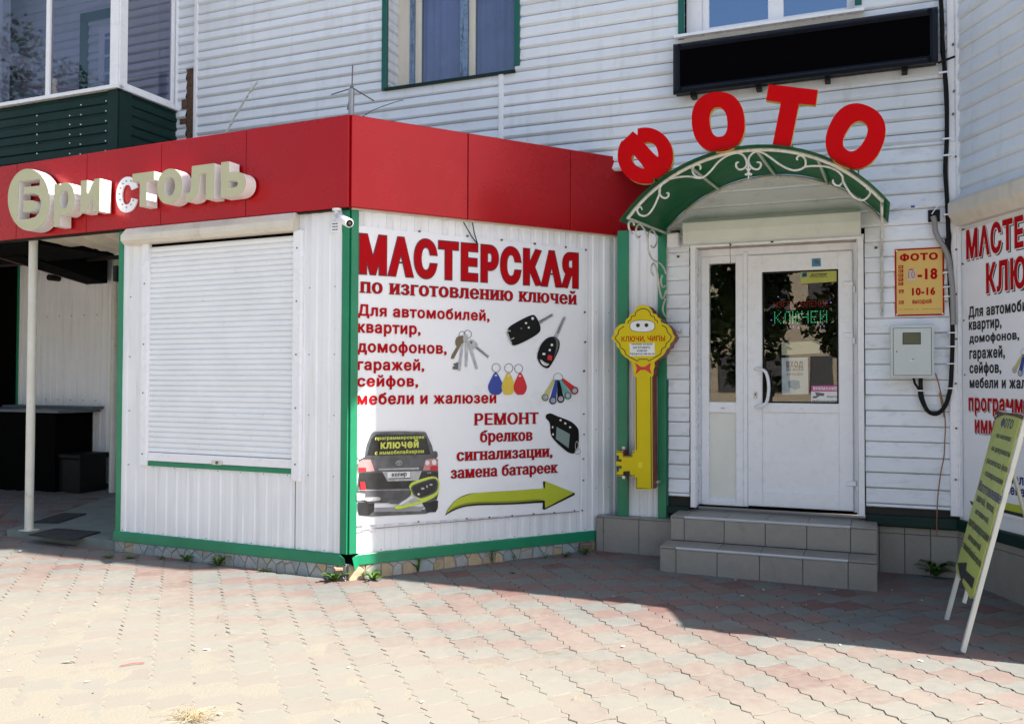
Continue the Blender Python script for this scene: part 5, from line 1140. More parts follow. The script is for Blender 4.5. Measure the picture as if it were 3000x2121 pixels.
for fr_ in (SFl, SFr):
    q_ = SFl.uv(cB(478, 795))[1]
    mb = MB(); mb.tube([P3(CD-.03, 0, zE), P3(CD-.03, 0, q_)], .010, 8); part(canopy, 'wall_bar', mb, mIron, fr_)
    for P in ([(292, 132), (325, 180), (342, 250), (346, 310), (375, 370), (430, 402), (460, 450), (470, 520), (462, 600), (442, 638), (425, 590), (415, 520), (402, 440), (385, 400), (370, 412), (366, 450), (380, 480)],
              [(240, 195), (218, 170), (212, 130), (225, 112), (245, 120), (250, 140)], [(292, 132), (270, 145), (262, 190), (275, 225), (290, 215)], [(342, 235), (350, 190), (375, 172), (400, 215), (402, 262), (382, 292), (362, 278)],
              [(462, 640), (445, 700), (450, 740), (468, 762), (480, 745), (470, 725)], [(440, 480), (432, 520), (445, 560), (462, 550)]):
        m_ = MB(); Q = smooth([SFl.uv(cB(*p)) for p in P], 5); Q = [(max(0., min(CD-.02, u)), z) for u, z in Q]; m_.tube([P3(u, 0, z) for u, z in Q], .0075, 6); part(canopy, 'scroll', m_, mIron, fr_)

# ------------------------------------------------------------------ ФОТО letters standing on the canopy
FO = CD+.045; FD = .05
def red_letter(polys, lab):
    cs = [[Vector(FM.uv(cH(*p), FO)) for p in P] for P in polys]; pts, tris, ed = fill(cs, 'eo'); n_ = len(pts)
    c_ = (sum(p[0] for p in pts)/n_, min(p[1] for p in pts)); t = thing('roof_letter', FM, c_[0], FO-FD, c_[1], lab, 'letter', 'red letters standing on the green canopy')
    m_ = MB(); m_.region(tris, pts, ed, FO-.006, FO, 0, 0); part(t, 'face', m_, mRedL, FM)
    m_ = MB(); A_ = [(x_, -(FO-.006), y_) for x_, y_ in pts]; B_ = [(x_, -(FO-FD), y_) for x_, y_ in pts]; m_.add(A_+B_, [(a_, b_, b_+n_, a_+n_) for a_, b_ in ed]); m_.add(B_, [tuple(reversed(t_)) for t_ in tris]); part(t, 'yellow_side', m_, mYelE, FM)
    c_ = min(pts, key=lambda p: p[1])
    for du in (.0,):                       # steel struts from the back of the letter to the canopy
        zr = zc_+.04+sqrt(max(.01, RC*RC-(c_[0]+du-uc)**2)); m_ = MB(); m_.tube([P3(c_[0]+du, FO-FD-.004, c_[1]+.05), P3(c_[0]+du, FO-FD-.16, zr+.01)], .006, 6); part(t, 'strut', m_, mAlu, FM)
    return t
def rot(P, cx, cy, a): return [(cx+(x-cx)*cos(a)-(y-cy)*sin(a), cy+(x-cx)*sin(a)+(y-cy)*cos(a)) for x, y in P]
def sell(cx, cy, rx, ry, n=36, e=2.3): return [(cx+rx*math.copysign(abs(cos(t))**(2/e), cos(t)), cy+ry*math.copysign(abs(sin(t))**(2/e), sin(t))) for t in [2*pi*i/n for i in range(n)]]
ph = [(228, 433), (265, 397), (300, 425)] + ell(358, 578, 207, 210, 26, 0, radians(-106), radians(38)) + [(514, 668), (530, 692), (445, 752), (415, 738)] + ell(358, 578, 207, 210, 26, 0, radians(72), radians(213)) + [(205, 492), (188, 470)]
red_letter([ph, smooth([(263, 562), (256, 600), (272, 635), (305, 660), (350, 671), (263, 562)], 4)[:-1] , smooth([(345, 480), (395, 478), (432, 502), (450, 545), (447, 586), (345, 480)], 4)[:-1]], 'tilted red letter Ф, leftmost on the canopy against the red fascia')
red_letter([rot(sell(903, 325, 198, 224), 903, 325, radians(-5)), rot(sell(905, 327, 66, 112), 905, 327, radians(-5))], 'upright red letter О, second from left above the canopy')
red_letter([[(1282, 45), (1648, 88), (1632, 200), (1507, 190), (1443, 508), (1310, 494), (1372, 180), (1260, 165)]], 'red letter Т at the top of the green canopy arch')
red_letter([rot(sell(1930, 432, 212, 244), 1930, 432, radians(24)), rot(sell(1928, 432, 74, 122), 1928, 432, radians(30))], 'tilted red letter О, rightmost on the canopy')

# ------------------------------------------------------------------ LED display board, hours sign, meter box, cables
LEDO = .16
c1, c2, c3, c4 = [FM.uv(cA(*p), LEDO) for p in ((395, 228), (1797, 37), (1805, 328), (400, 490))]
lu0, lu1, lz0, lz1 = (c1[0]+c4[0])/2, (c2[0]+c3[0])/2, (c3[1]+c4[1])/2, (c1[1]+c2[1])/2; print('LED', c1, c2, c3, c4)
led = thing('display_board', FM, (lu0+lu1)/2, .03, lz0, 'long black unlit display board fixed under the white window', 'display board')
mb = MB(); mb.box(lu0+.01, lu1-.01, .03, LEDO-.03, lz0+.01, lz1-.01, 0, .01); part(led, 'case', mb, mBlk, FM)
mb = MB(); mb.rect(lu0, lu1, lz0, lz1, .055, LEDO-.05, LEDO, 0, .02); part(led, 'frame', mb, mat('black_frame', (.006, .009, .018), .45, spec=.25, bump=.001, bscale=200), FM)
mb = MB(); mb.box(lu0+.055, lu1-.055, LEDO-.03, LEDO-.022, lz0+.055, lz1-.055); part(led, 'screen', mb, mat('unlit_screen', (.002, .002, .003), .9, spec=.02), FM)
for x in (510, 880, 1250, 1640):
    u, z = FM.uv(cH(x+0, 85), .05) if False else (lu0+(lu1-lu0)*(x-400)/1400, lz0); mb = MB(); mb.box(u-.02, u+.02, .0, .10, z-.03, z+.012); part(led, 'bracket', mb, mBlk, FM)
HOF = .02
h1, h2, h3, h4 = [FM.uv(cC(*p), HOF) for p in ((508, 420), (842, 402), (857, 868), (520, 872))]
hu0, hu1, hz0, hz1 = (h1[0]+h4[0])/2, (h2[0]+h3[0])/2, (h3[1]+h4[1])/2, (h1[1]+h2[1])/2
hs = thing('opening_hours_sign', FM, (hu0+hu1)/2, .0, hz0, 'yellow opening hours sign with red border above the grey meter box', 'sign')
mb = MB(); mb.box(hu0, hu1, .012, HOF, hz0, hz1); part(hs, 'backing', mb, mTxR, FM)
mb = MB(); mb.box(hu0+.012, hu1-.012, HOF-.002, HOF+.0015, hz0+.012, hz1-.012); part(hs, 'face', mb, mPaleY, FM)
def hl(s_, a_, b_, t_, m_=None, bo_=(.045, .035), o=.003, **k): return tline(hs, 'lettering', FM, s_, cC(*a_), cC(*b_), cC(*t_), HOF, [m_ or mTxR]*2, HOF+o, bo_, **k)
hl('ФОТО', (547, 498), (806, 488), (547, 455), None, (.06, .05)); hl('-18', (668, 622), (803, 618), (668, 552), None, (.05, .04)); hl('10-16', (630, 730), (788, 724), (630, 682), None, (.05, .04)); hl('ВЫХОДНОЙ', (633, 788), (763, 785), (633, 765), None, (.05, .04))
mb = MB(); shape(mb, FM, cC, [[(597, 562), (655, 558), (657, 628), (599, 632)]], HOF, HOF+.003); shape(mb, FM, cC, [ell(627, 565, 22, 13, 14)], HOF, HOF+.0025, 1); part(hs, 'patch', mb, [mat('pale_patch', (.66, .56, .44)), mTxR], FM)
hl('10', (600, 618), (652, 615), (600, 562), mat('patch_violet', (.45, .25, .32)), (.03, .0), .0042, serif=True)
for s_, y in (('ПН.', 540), ('ВТ.', 568), ('СР.', 597), ('ЧТ.', 625), ('ПТ.', 654), ('СБ.', 705), ('ВС.', 780)):
    mb = MB(); x_ = 538 if y < 690 else 541; shape(mb, FM, cC, [[(x_, y-11), (x_+33, y-12), (x_+33, y+10), (x_, y+11)]], HOF, HOF+.003); part(hs, 'day_block', mb, mTxR, FM)
    hl(s_, (x_+5, y+6), (x_+28, y+5), (x_+5, y-6), mPaleY, (.04, .04), .004)
hl('ул. Ленина 1  ИНН 2712000000', (540, 832), (835, 822), (540, 823), mat('faint_brown', (.45, .28, .07)), (.0, .0)) if False else None
mb = MB(); 
for i in range(26):
    if i in (2, 9, 12, 13): continue
    shape(mb, FM, cC, [[(540+i*11.3, 824-.2*i), (548+i*11.3, 824-.2*i), (548+i*11.3, 832-.2*i), (540+i*11.3, 832-.2*i)]], HOF, HOF+.003)
part(hs, 'small_print', mb, mat('faint_brown', (.50, .33, .10)), FM, kind='stuff')
mb = MB()
for p in ((hu0+.012, hz1-.012), (hu1-.012, hz1-.012), (hu0+.012, hz0+.012), (hu1-.012, hz0+.012)): mb.prism(ell(*p, .006, .006, 8), HOF, HOF+.005)
part(hs, 'screws', mb, mTxW, FM, kind='stuff')
# meter box
MO = .16; m1, m2, m3, m4 = [FM.uv(cC(*p), MO) for p in ((480, 937), (781, 929), (786, 1287), (487, 1299))]
mu0, mu1, mz0, mz1 = (m1[0]+m4[0])/2, (m2[0]+m3[0])/2, (m3[1]+m4[1])/2, (m1[1]+m2[1])/2
mbx = thing('meter_box', FM, (mu0+mu1)/2, 0, mz0, 'pale grey metal meter box with a small window, mounted under the yellow sign', 'meter box')
mPg = mat('pale_grey_paint', (.56, .62, .63), .35, var=.02)
mb = MB(); mb.box(mu0, mu1, .0, MO-.012, mz0, mz1, 0, .004); part(mbx, 'case', mb, mPg, FM)
mb = MB(); mb.box(mu0+.022, mu1-.022, MO-.014, MO, mz0+.022, mz1-.022, 0, .003)
dr = part(mbx, 'door', mb, mPg, FM); mb = MB(); w_ = [FM.uv(cC(*p), MO) for p in ((570, 988), (686, 1060))]; mb.rect(w_[0][0]-.004, w_[1][0]+.004, w_[1][1]-.004, w_[0][1]+.004, .004, MO, MO+.003, 0, .001); mb.box(w_[0][0], w_[1][0], MO, MO+.0015, w_[1][1], w_[0][1], 1); part(dr, 'window', mb, [mBlk, mat('dusty_window', (.10, .105, .07), .2)], FM)
mb = MB(); u, z = FM.uv(cC(527, 1113), MO); mb.prism(ell(u, z, .011, .011, 14), MO, MO+.006); mb.prism(ell(u, z, .004, .007, 8), MO, MO+.008, 1); part(dr, 'lock', mb, [mAlu, mBlk], FM)
mb = MB(); shape(mb, FM, cC, [[(612, 1178), (622, 1162), (645, 1160), (648, 1177)]], MO, MO+.001); shape(mb, FM, cC, [[(626, 1164), (644, 1161), (645, 1168), (628, 1170)]], MO, MO+.0015, 1); part(dr, 'label_sticker', mb, [mTxW, mGry], FM)
mb = MB(); mb.rect(mu0+.018, mu1-.018, mz0+.018, mz1-.018, .003, MO-.013, MO-.0115, 0, .0005); part(mbx, 'door_gap', mb, mGry, FM)
def cable(name, lab, pts, r, m_, o=.05, cat='cable', k=5, fr=FM, nseg=7):
    Q = [fr.uv(p, oo if isinstance(oo, float) else o) + ((oo if isinstance(oo, float) else o),) for p, oo in [(q[0], q[1]) if isinstance(q[0], tuple) else (q, None) for q in pts]]
    Q = smooth(Q, k); mb = MB(); mb.tube([P3(u, oo, z) for u, z, oo in Q], r, nseg); return solo(name, mb, m_, fr, lab, cat)
bk_ = [cA(1812, -40), cA(1818, 60), cA(1822, 160), cA(1822, 260), cA(1830, 320), cA(1838, 430), cA(1846, 600), cA(1845, 760), cA(1838, 900), cA(1846, 1040), cA(1852, 1180), cA(1855, 1300), cC(866, 350), cC(875, 450), cC(885, 620), cC(893, 760), cC(904, 930), cC(904, 1080), cC(900, 1200), cC(893, 1330), cC(880, 1410), cC(850, 1490), cC(795, 1535), cC(735, 1512), cC(700, 1430), cC(690, 1350), cC(690, 1290)]
cable('power_cable', 'thick black cable running down the wall and looping up into the meter box', bk_, .016, mBlk, .06)
cable('power_cable', 'thin black cable twisted beside the thick one on its way down', [cA(1822, -40), cA(1812, 100), cA(1830, 220), cA(1836, 330), cA(1850, 470), cA(1852, 650), cA(1832, 850), cA(1834, 960), cA(1850, 1100), cC(880, 250), cC(892, 330), cC(888, 420), cC(905, 560), cC(890, 700)], .007, mBlk, .07)
cable('power_cable', 'short black cable curving from under the meter box into the cable loop', [cC(640, 1290), cC(650, 1330), cC(676, 1370), cC(682, 1420), cC(712, 1490), cC(750, 1525)], .009, mBlk, .07)
cable('cable_conduit', 'grey plastic conduit bending down over the edge of the yellow sign', [cC(772, 195), cC(784, 235), cC(788, 290), cC(812, 350), cC(850, 410), cC(878, 480), cC(890, 560), cC(902, 660), cC(908, 780), cC(912, 930)], .020, mat('grey_conduit', (.26, .26, .27), .5), .075, 'conduit')
mb = MB(); u, z = FM.uv(cC(775, 192), .03); mb.box(u-.035, u+.045, .0, .04, z-.045, z+.045, 0, .005); solo('socket_plate', mb, mBlk, FM, 'small black wall plate where the grey conduit leaves the siding', 'wall plate')
cable('brown_wire', 'thin brown wire hanging from the meter box to the ground', [cC(790, 1260), cC(808, 1320), cC(822, 1380), cC(840, 1460), cC(850, 1560), cE(310, 0), cE(330, 60), cE(344, 180), cE(341, 280), cE(336, 380), cE(318, 470), cE(306, 560), cE(298, 640), cE(294, 740), cE(293, 850)], .0045, mat('brown_insulation', (.26, .13, .06)), .045, 'wire')
cable('white_wire', 'thin white wires drooping from the cable towards the canopy', [cC(862, 45), cC(850, 80), cC(790, 145), cC(765, 180)], .004, mWhite, .06, 'wire')
cable('white_wire', 'thin pale wire running left from the black cable with a blue clip', [cC(860, 40), cC(800, 55), cC(720, 90), cC(635, 130), cC(570, 155), cC(505, 165)], .0025, mWhite, .05, 'wire')
mb = MB(); u, z = FM.uv(cC(636, 130), .055); mb.box(u-.014, u+.014, .045, .06, z-.006, z+.008); solo('wire_clip', mb, mPBlue, FM, 'tiny blue clip on the thin wire right of the canopy', 'clip')
mb = MB(); A_, B_ = FM.uv(cA(1800, 330), .1), FM.uv(cA(1890, 300), .1); mb.tube([P3(A_[0], .08, A_[1]), P3(B_[0], .10, B_[1])], .009, 6); solo('cable_bracket', mb, mBlk, FM, 'short black bracket holding the cable beside the display board', 'bracket')
mb = MB()
for x, y in ((1827, 383), (1846, 733), (1850, 820), (1853, 1133)): u, z = FM.uv(cA(x, y), .08); mb.box(u-.03, u+.03, .02, .082, z-.006, z+.006)
for x, y in ((870, 575), (873, 672), (877, 738), (900, 985), (900, 1078), (895, 1195), (885, 1362), (692, 1378)): u, z = FM.uv(cC(x, y), .08); mb.box(u-.028, u+.028, .02, .08, z-.004, z+.004)
o_ = solo('cable_clips', mb, mWhite, FM, 'small white clips holding the black cable along the wall', 'clips', kind='stuff')
mb = MB(); q = [FM.uv(cB(*p), .12) for p in ((475, 195), (552, 285))]; mb.box(q[0][0], q[1][0], .06, .14, q[1][1], q[0][1], 0, .01)
t = thing('motion_sensor', FM, q[0][0], .1, q[1][1], 'small white box hanging under the left end of the canopy', 'sensor'); part(t, 'case', mb, mWhite, FM)
mb = MB(); mb.box(q[0][0]+.02, q[1][0]-.01, .0, .08, q[0][1], q[0][1]+.03, 0, .006); part(t, 'bracket', mb, mRust, FM)
for x, y, lab in ((548, 352, 'small dark screw hole stain left of the door box'), (1893, 292, 'dark round hole in the siding right of the door')):
    mb = MB(); u, z = FM.uv(cB(x, y), .02); mb.prism(ell(u, z, .012, .010, 9), .0, .022); solo('wall_plug', mb, mRust, FM, lab, 'plug')
mb = MB(); A_, B_ = FM.uv(cB(900, 262), .05), FM.uv(cB(905, 405), -.06); mb.tube([P3(A_[0], .05, A_[1]), P3(B_[0], -.06, B_[1])], .002, 5); mb.tube([P3(A_[0]-.01, .055, A_[1]+.01), P3(A_[0]+.01, .055, A_[1]-.02)], .006, 5)
solo('pull_cord', mb, mRust, FM, 'thin cord hanging in front of the narrow side pane', 'cord')
mb = MB(); u, z = FM.uv(cB(1187, 249), .04); mb.prism(ell(u, z, .011, .011, 12), .03, .045); solo('lintel_plug', mb, mBlk, FM, 'black round knob in the middle of the strip above the door', 'knob')

# ------------------------------------------------------------------ yellow key sign
KO, KD = .27, .16
ks = thing('key_sign', FM, FM.uv(cI(350, 700), KO)[0], KO-KD, FM.uv(cI(350, 1503), KO)[1], 'big yellow key-shaped sign with face, bow tie and dark red sides', 'sign')
hd = [(348, 112), (320, 115), (298, 128), (280, 152), (270, 180), (245, 182), (236, 206), (214, 225), (210, 252), (172, 260), (143, 285), (130, 312), (130, 332), (105, 362), (122, 382), (144, 400), (146, 426), (168, 445), (182, 478), (210, 505), (232, 518), (240, 530), (265, 545), (262, 575), (272, 600), (271, 628), (286, 655), (284, 1208), (262, 1214), (258, 1252), (196, 1250), (194, 1214), (145, 1212), (145, 1244), (163, 1247), (163, 1272), (183, 1276), (183, 1294), (140, 1292), (138, 1322), (184, 1326), (184, 1346), (164, 1349), (163, 1370), (144, 1373), (143, 1402), (193, 1403), (196, 1367), (246, 1364), (252, 1406), (290, 1410), (290, 1503), (417, 1503), (413, 655),
      (424, 636), (424, 600), (434, 575), (430, 545), (462, 518), (498, 490), (512, 470), (522, 446), (546, 430), (550, 402), (570, 386), (588, 352), (568, 325), (560, 295), (530, 262), (480, 242), (476, 215), (456, 208), (446, 182), (420, 178), (408, 148), (385, 122)]
cs = [[Vector(FM.uv(cI(*p), KO)) for p in hd]]; pts, tris, ed = fill(cs, 'eo'); n_ = len(pts)
mb = MB(); mb.region(tris, pts, ed, KO-.006, KO, 0, 0); part(ks, 'face', mb, mYel, FM)
mb = MB(); A_ = [(x_, -(KO-.006), y_) for x_, y_ in pts]; B_ = [(x_, -(KO-KD), y_) for x_, y_ in pts]; mb.add(A_+B_, [(a_, b_, b_+n_, a_+n_) for a_, b_ in ed]); mb.add(B_, [tuple(reversed(t_)) for t_ in tris]); part(ks, 'dark_red_side', mb, mDkRed, FM)
mb = MB(); L = lambda P, w=.007: line(mb, FM, cI, P, KO, KO+.0012, w)
L(smooth([(232, 254), (235, 235), (255, 222), (258, 200), (285, 195), (290, 170), (318, 148), (348, 140), (378, 148), (398, 170), (405, 195), (428, 200), (435, 222), (452, 232), (455, 250)], 3)); L(smooth([(203, 273), (165, 300), (155, 335), (135, 360), (150, 385), (172, 410), (172, 430), (205, 455), (215, 485), (250, 508), (305, 536)], 3)); L([(305, 536), (314, 522), (380, 522), (388, 536)])
L(smooth([(485, 265), (520, 285), (530, 318), (558, 352), (540, 388), (520, 402), (515, 428), (485, 448), (478, 480), (440, 505), (388, 536)], 3))
L([(292, 656), (296, 1206)]); L([(403, 654), (408, 1494), (297, 1494), (297, 1412)]); L([(148, 1220), (192, 1222), (194, 1256), (264, 1256), (264, 1222), (284, 1220)]); L([(146, 1395), (200, 1396), (200, 1374), (240, 1373), (246, 1400), (284, 1398)])
for x0_, y0_, x1_, y1_ in ((148, 1247, 162, 1285), (148, 1330, 162, 1368)): L([(155, y0_), (155, y1_)], .014); L([(165, (1286 if y0_ < 1300 else 1330)), (183, (1286 if y0_ < 1300 else 1330))], .008)
part(ks, 'black_outline', mb, mTxK, FM)
mb = MB(); shape(mb, FM, cI, [sell(340, 272, 97, 46, 28, 2.6)], KO, KO+.001, 0); shape(mb, FM, cI, [sell(340, 272, 93, 42.5, 28, 2.6)], KO, KO+.0016, 1); shape(mb, FM, cI, [ell(307, 266, 15, 15, 16)], KO, KO+.0024, 0); shape(mb, FM, cI, [ell(371, 265, 15, 15, 16)], KO, KO+.0024, 0); part(ks, 'eyes', mb, [mTxK, mTxW], FM)
mb = MB(); shape(mb, FM, cI, [[(284, 546), (328, 578), (360, 578), (405, 546), (398, 590), (410, 636), (362, 602), (326, 604), (287, 638), (298, 592)]], KO, KO+.001); part(ks, 'bow_tie', mb, mPRed, FM)
tline(ks, 'lettering', FM, 'КЛЮЧИ, ЧИПЫ', cI(183, 388), cI(512, 384), cI(183, 350), KO, [mTxR, mTxR], KO+.001, (.02, .02))
mb = MB(); shape(mb, FM, cI, [[(243, 402), (432, 399), (434, 496), (246, 500)]], KO, KO+.001); part(ks, 'paper_note', mb, mTxW, FM)
for s_, x0_, x1_, y_ in (('СРОЧНО НУЖНО', 258, 418, 416), ('ИЗГОТОВИТЬ', 270, 400, 441), ('КЛЮЧИ', 302, 374, 465), ('ТЕЛ:8-913-180-00-30', 247, 432, 489)): tline(ks, 'lettering', FM, s_, cI(x0_, y_), cI(x1_, y_-1), cI(x0_, y_-13), KO, [mTxK, mTxK], KO+.0016, (.03, .03))
mb = MB(); shape(mb, FM, cI, [[(308, 1298), (340, 1297), (340, 1338), (309, 1340)]], KO, KO+.001); part(ks, 'yellow_sticker', mb, mat('fresh_yellow', (.75, .66, .03)), FM)
mb = MB()
for x, y in ((205, 1190), (205, 1410), (458, 1445), (615, 305)): u, z = FM.uv(cI(x, y), .1); mb.box(u-.012, u+.012, .02, .13, z-.012, z+.012)
part(ks, 'fixing_brackets', mb, mAlu, FM, kind='stuff')

# ------------------------------------------------------------------ banner on the wing
b2 = thing('banner', FR, .9, .012, .7, 'white key workshop banner on the right-hand wing wall behind the lime board', 'banner')
BRu0 = FR.uv(cC(985, 900), .012)[0]; BRz1 = FR.uv(cC(1350, 165), .012)[1]; BRz0 = FR.uv(cE(780, 755), .012)[1]
mb = MB(); mb.box(BRu0, UB-.06, .006, .012, BRz0, BRz1-.02); part(b2, 'cloth', mb, mBan, FR)
RO = .0125
def rl(s_, a_, b_, t_, m_, ref='c', bo_=(.045, .035), stretch=1., **k):
    u0, z0 = FR.uv(cC(*a_), RO); u1, _ = FR.uv(cC(*b_), RO); _, z1 = FR.uv(cC(*t_), RO); mb = MB(); u1 = u0+(u1-u0)*stretch
    ol = k.pop('outline', 0)
    if ol: text(mb, s_, u0+ol*.8, u1+ol*2.2, z0-ol*1.3, z1-z0, RO+.0005, 1, bo_, False, ref); text(mb, s_, u0-ol*.4, u1+ol*.4, z0, z1-z0, RO+.001, 2, (bo_[0]+.03, bo_[1]+.03), False, ref, track=-.045)
    text(mb, s_, u0, u1, z0, z1-z0, RO+.0018, 0, bo_, False, ref); return part(b2, 'lettering', mb, m_, FR)
rl('МАСТЕРСКАЯ', (1000, 482), (1388, 400), (1000, 300), [mTxR, mTxK, mTxW], stretch=1.98, outline=.012, bo_=(.055, .035)); rl('КЛЮЧЕЙ', (1135, 712), (1300, 690), (1132, 525), [mTxR, mTxK, mTxW], stretch=3.05, outline=.012, bo_=(.055, .035))
rl('Для автомобилей,', (1016, 880), (1391, 822), (1018, 812), [mTxK], stretch=1.36); rl('квартир,', (1018, 966), (1240, 945), (1018, 915), [mTxK], 'x'); rl('домофонов,', (1021, 1052), (1360, 1030), (1021, 1012), [mTxK], 'x')
rl('гаражей,', (1022, 1160), (1263, 1150), (1022, 1108), [mTxK], 'x'); rl('сейфов,', (1022, 1258), (1238, 1250), (1022, 1208), [mTxK], 'x'); rl('мебели и жалюзей', (1023, 1357), (1391, 1352), (1023, 1308), [mTxK], 'x', stretch=1.42)
rl('программирование', (1016, 1508), (1391, 1510), (1016, 1430), [mTxR, mTxK, mTxW], 'x', stretch=1.95, outline=.007); rl('иммобилайзеров', (1058, 1660), (1391, 1668), (1058, 1578), [mTxR, mTxK, mTxW], 'x', stretch=1.9, outline=.007)
def rlE(s_, a_, b_, t_, m_, ref='x'):
    u0, z0 = FR.uv(cE(*a_), RO); u1, _ = FR.uv(cE(*b_), RO); _, z1 = FR.uv(cE(*t_), RO); mb = MB(); text(mb, s_, u0, u1, z0, z1-z0, RO+.0012, 0, (.045, .035), False, ref); return part(b2, 'lettering', mb, m_, FR)
rlE('сигнализации', (640, 520), (1010, 590), (640, 480), [mTxB]); rlE('замена батареек', (640, 585), (1100, 690), (640, 545), [mTxB])
pic('arrow_print', [mTxK, mLime], FR, cE, .012, [('p', 0, [(490, 640), (520, 655), (700, 690), (812, 722), (900, 750), (900, 772), (812, 744), (700, 715), (500, 668)]), ('p', 1, [(520, 640), (700, 652), (812, 675), (900, 700), (900, 750), (812, 722), (700, 695), (520, 655)])], b2)
it = []
for x0_, y0_, x1_, y1_, m in ((1385, 1130, 1328, 1238, 1), (1391, 1135, 1368, 1258, 0), (1400, 1135, 1410, 1250, 4)): it += [strap(x0_, y0_, x1_, y1_, 7, 15, m), ('e', m, (x1_, y1_, 17, 24, 18)), ('e', 5, (x1_, y1_, 13, 19, 16))]
pic('touch_key_print', [mPBlue, MATS['print_pale_yellow'], mPRed, mPTeal, mBlk, mSilv], FR, cC, .012, it + [('e', 5, (1400, 1120, 28, 30, 18), (1400, 1120, 25, 27, 18))], b2)
mb = MB()
for x, y in ((975, 285), (972, 518), (983, 902), (990, 1270)): u, z = FR.uv(cC(x, y), .012); mb.prism(ell(u, z, .006, .007, 7), .0, .016)
part(b2, 'eyelets', mb, mScrew, FR, kind='stuff')

# ------------------------------------------------------------------ lime A-board on the pavement
fA, fB_, fC = gnd(*cE(425, 1545)), gnd(*cE(330, 1342)), gnd(*cE(402, 1232))
eU = (fA-fB_).normalized(); eU.z = 0; eU.normalize()
def on_plane(p, Q):                       # point of the ray in the plane through Q square to the foot line
    d = ray(*p); t = (Q-EYE).dot(eU)/d.dot(eU); return EYE+t*d
tA = on_plane(cE(808, 150), fA); tB = on_plane(cE(652, 112), fB_)
print('aboard', fA, fB_, fC, tA, tB, (fA-fB_).length)
vv = ((tA-fA)+(tB-fB_))/2; vv = vv - eU*vv.dot(eU); BLn = vv.length; AB = Frame(fB_, eU, vv)
AW = (fA-fB_).dot(eU)
q1 = [AB.uv(cE(*p)) for p in ((652, 112), (808, 140), (505, 1222), (415, 1095), (415, 1000))]; print('AB', BLn, AW, q1)
ab = thing('sandwich_board', FG, (fA.x+fB_.x)/2, -(fA.y+fB_.y)/2, fA.z, 'lime green folding pavement board with photo and key services, standing at the right edge', 'sandwich board')
zt_, zb2 = min(q1[0][1], BLn), (q1[2][1]+q1[3][1])/2
mb = MB(); mb.add([P3(u, o, z) for o in (.004, -.004) for u, z in ((-.0, zb2+.03), (AW*.93, zb2-.01), (AW+.005, zb2+.02), (AW, zt_-.01), (AW*.9, zt_), (0.0, zt_-.005))], [tuple(range(6)), tuple(reversed(range(6, 12)))]+[(i, 6+i, 6+(i+1) % 6, (i+1) % 6) for i in range(6)])
part(ab, 'board_panel', mb, mABo, AB)
for u_ in (.0, AW-.0):
    mb = MB(); mb.box(u_-.004, u_+.030, -.03, -.006, 0.0, zt_+.01, 0, .003); part(ab, 'leg', mb, mPole if u_ else mPole, AB)
mb = MB(); mb.box(0, AW, -.03, -.006, zt_-.03, zt_); mb.box(0, AW, -.03, -.006, zb2, zb2+.03); part(ab, 'crossbar', mb, mPole, AB)
pb = Vector((eU.y*-1, eU.x, 0)); pb = Vector((-eU.y, eU.x, 0))
for Ft, Tt in ((fA, tA), (fB_, tB)):
    ft = Ft + pb*.62; ft.z = gz(*ft.xy); mb = MB(); mb.tube([tuple(AB.m.inverted() @ (Tt-Vector((0, 0, .02)))), tuple(AB.m.inverted() @ ft)], .012, 6); part(ab, 'rear_leg', mb, mPole, AB)
qa, qb = AB.uv(cE(405, 1105)), AB.uv(cE(402, 1232)); mb = MB(); mb.box(qb[0]-.012, qb[0]+.012, -.06, -.04, qb[1], qa[1]+.1); part(ab, 'hanging_strut', mb, mPole, AB)
mb = MB(); q = AB.uv(cE(712, 102)); mb.prism(ell(q[0], q[1], .02, .014, 10), -.02, .01); mb.box(q[0]-.05, q[0]+.04, -.02, .006, q[1]-.02, q[1]-.008); part(ab, 'top_clamp', mb, mAlu, AB)
def al(s_, a_, b_, t_, m_=None, ref='x', bo_=(.05, .018)):
    u0, z0 = AB.uv(cE(*a_)); u1, _ = AB.uv(cE(*b_)); _, z1 = AB.uv(cE(*t_)); m2_ = MB(); text(m2_, s_, u0, u1, z0, z1-z0, .0055, 0, bo_, True, ref); part(ab, 'lettering', m2_, m_ or mTxK, AB)
mNav = mat('print_dull_navy', (.03, .04, .13), .5); mFad = mat('print_faded_green', (.045, .065, .025), .5)
al('ФОТО', (676, 202), (745, 220), (680, 150), mNav, 'c'); al('- на паспорт', (641, 262), (740, 296), (644, 240), mFad); al('- на документы', (612, 338), (733, 380), (615, 314), mFad); al('- распечатка фото', (584, 412), (722, 470), (588, 386), mFad); al('- сканирование', (573, 486), (690, 548), (577, 460), mFad)
al('Изготовление', (542, 575), (680, 645), (549, 515), mNav, 'c'); al('ключей, чипов,', (532, 640), (638, 706), (538, 608), mFad); al('автоключей,', (524, 715), (606, 775), (530, 690), mFad); al('программирование', (485, 780), (610, 870), (492, 745), mFad); al('автоключей', (483, 868), (560, 922), (489, 840), mFad); al('с иммобилайзером', (446, 912), (562, 1025), (452, 882), mFad)
mb = MB(); shape(mb, AB, cE, [[(421, 1012), (478, 1011), (472, 1058), (524, 1106), (508, 1168), (456, 1102), (446, 1134)]], 0, .0055); part(ab, 'arrow', mb, mTxK, AB)
mb = MB(); shape(mb, AB, cE, [smooth([(648, 108), (700, 118), (806, 132), (806, 160), (780, 150), (740, 140), (700, 135), (660, 150), (640, 165), (648, 108)], 3)[:-1]], 0, .005); part(ab, 'rust_stain', mb, mRust, AB)

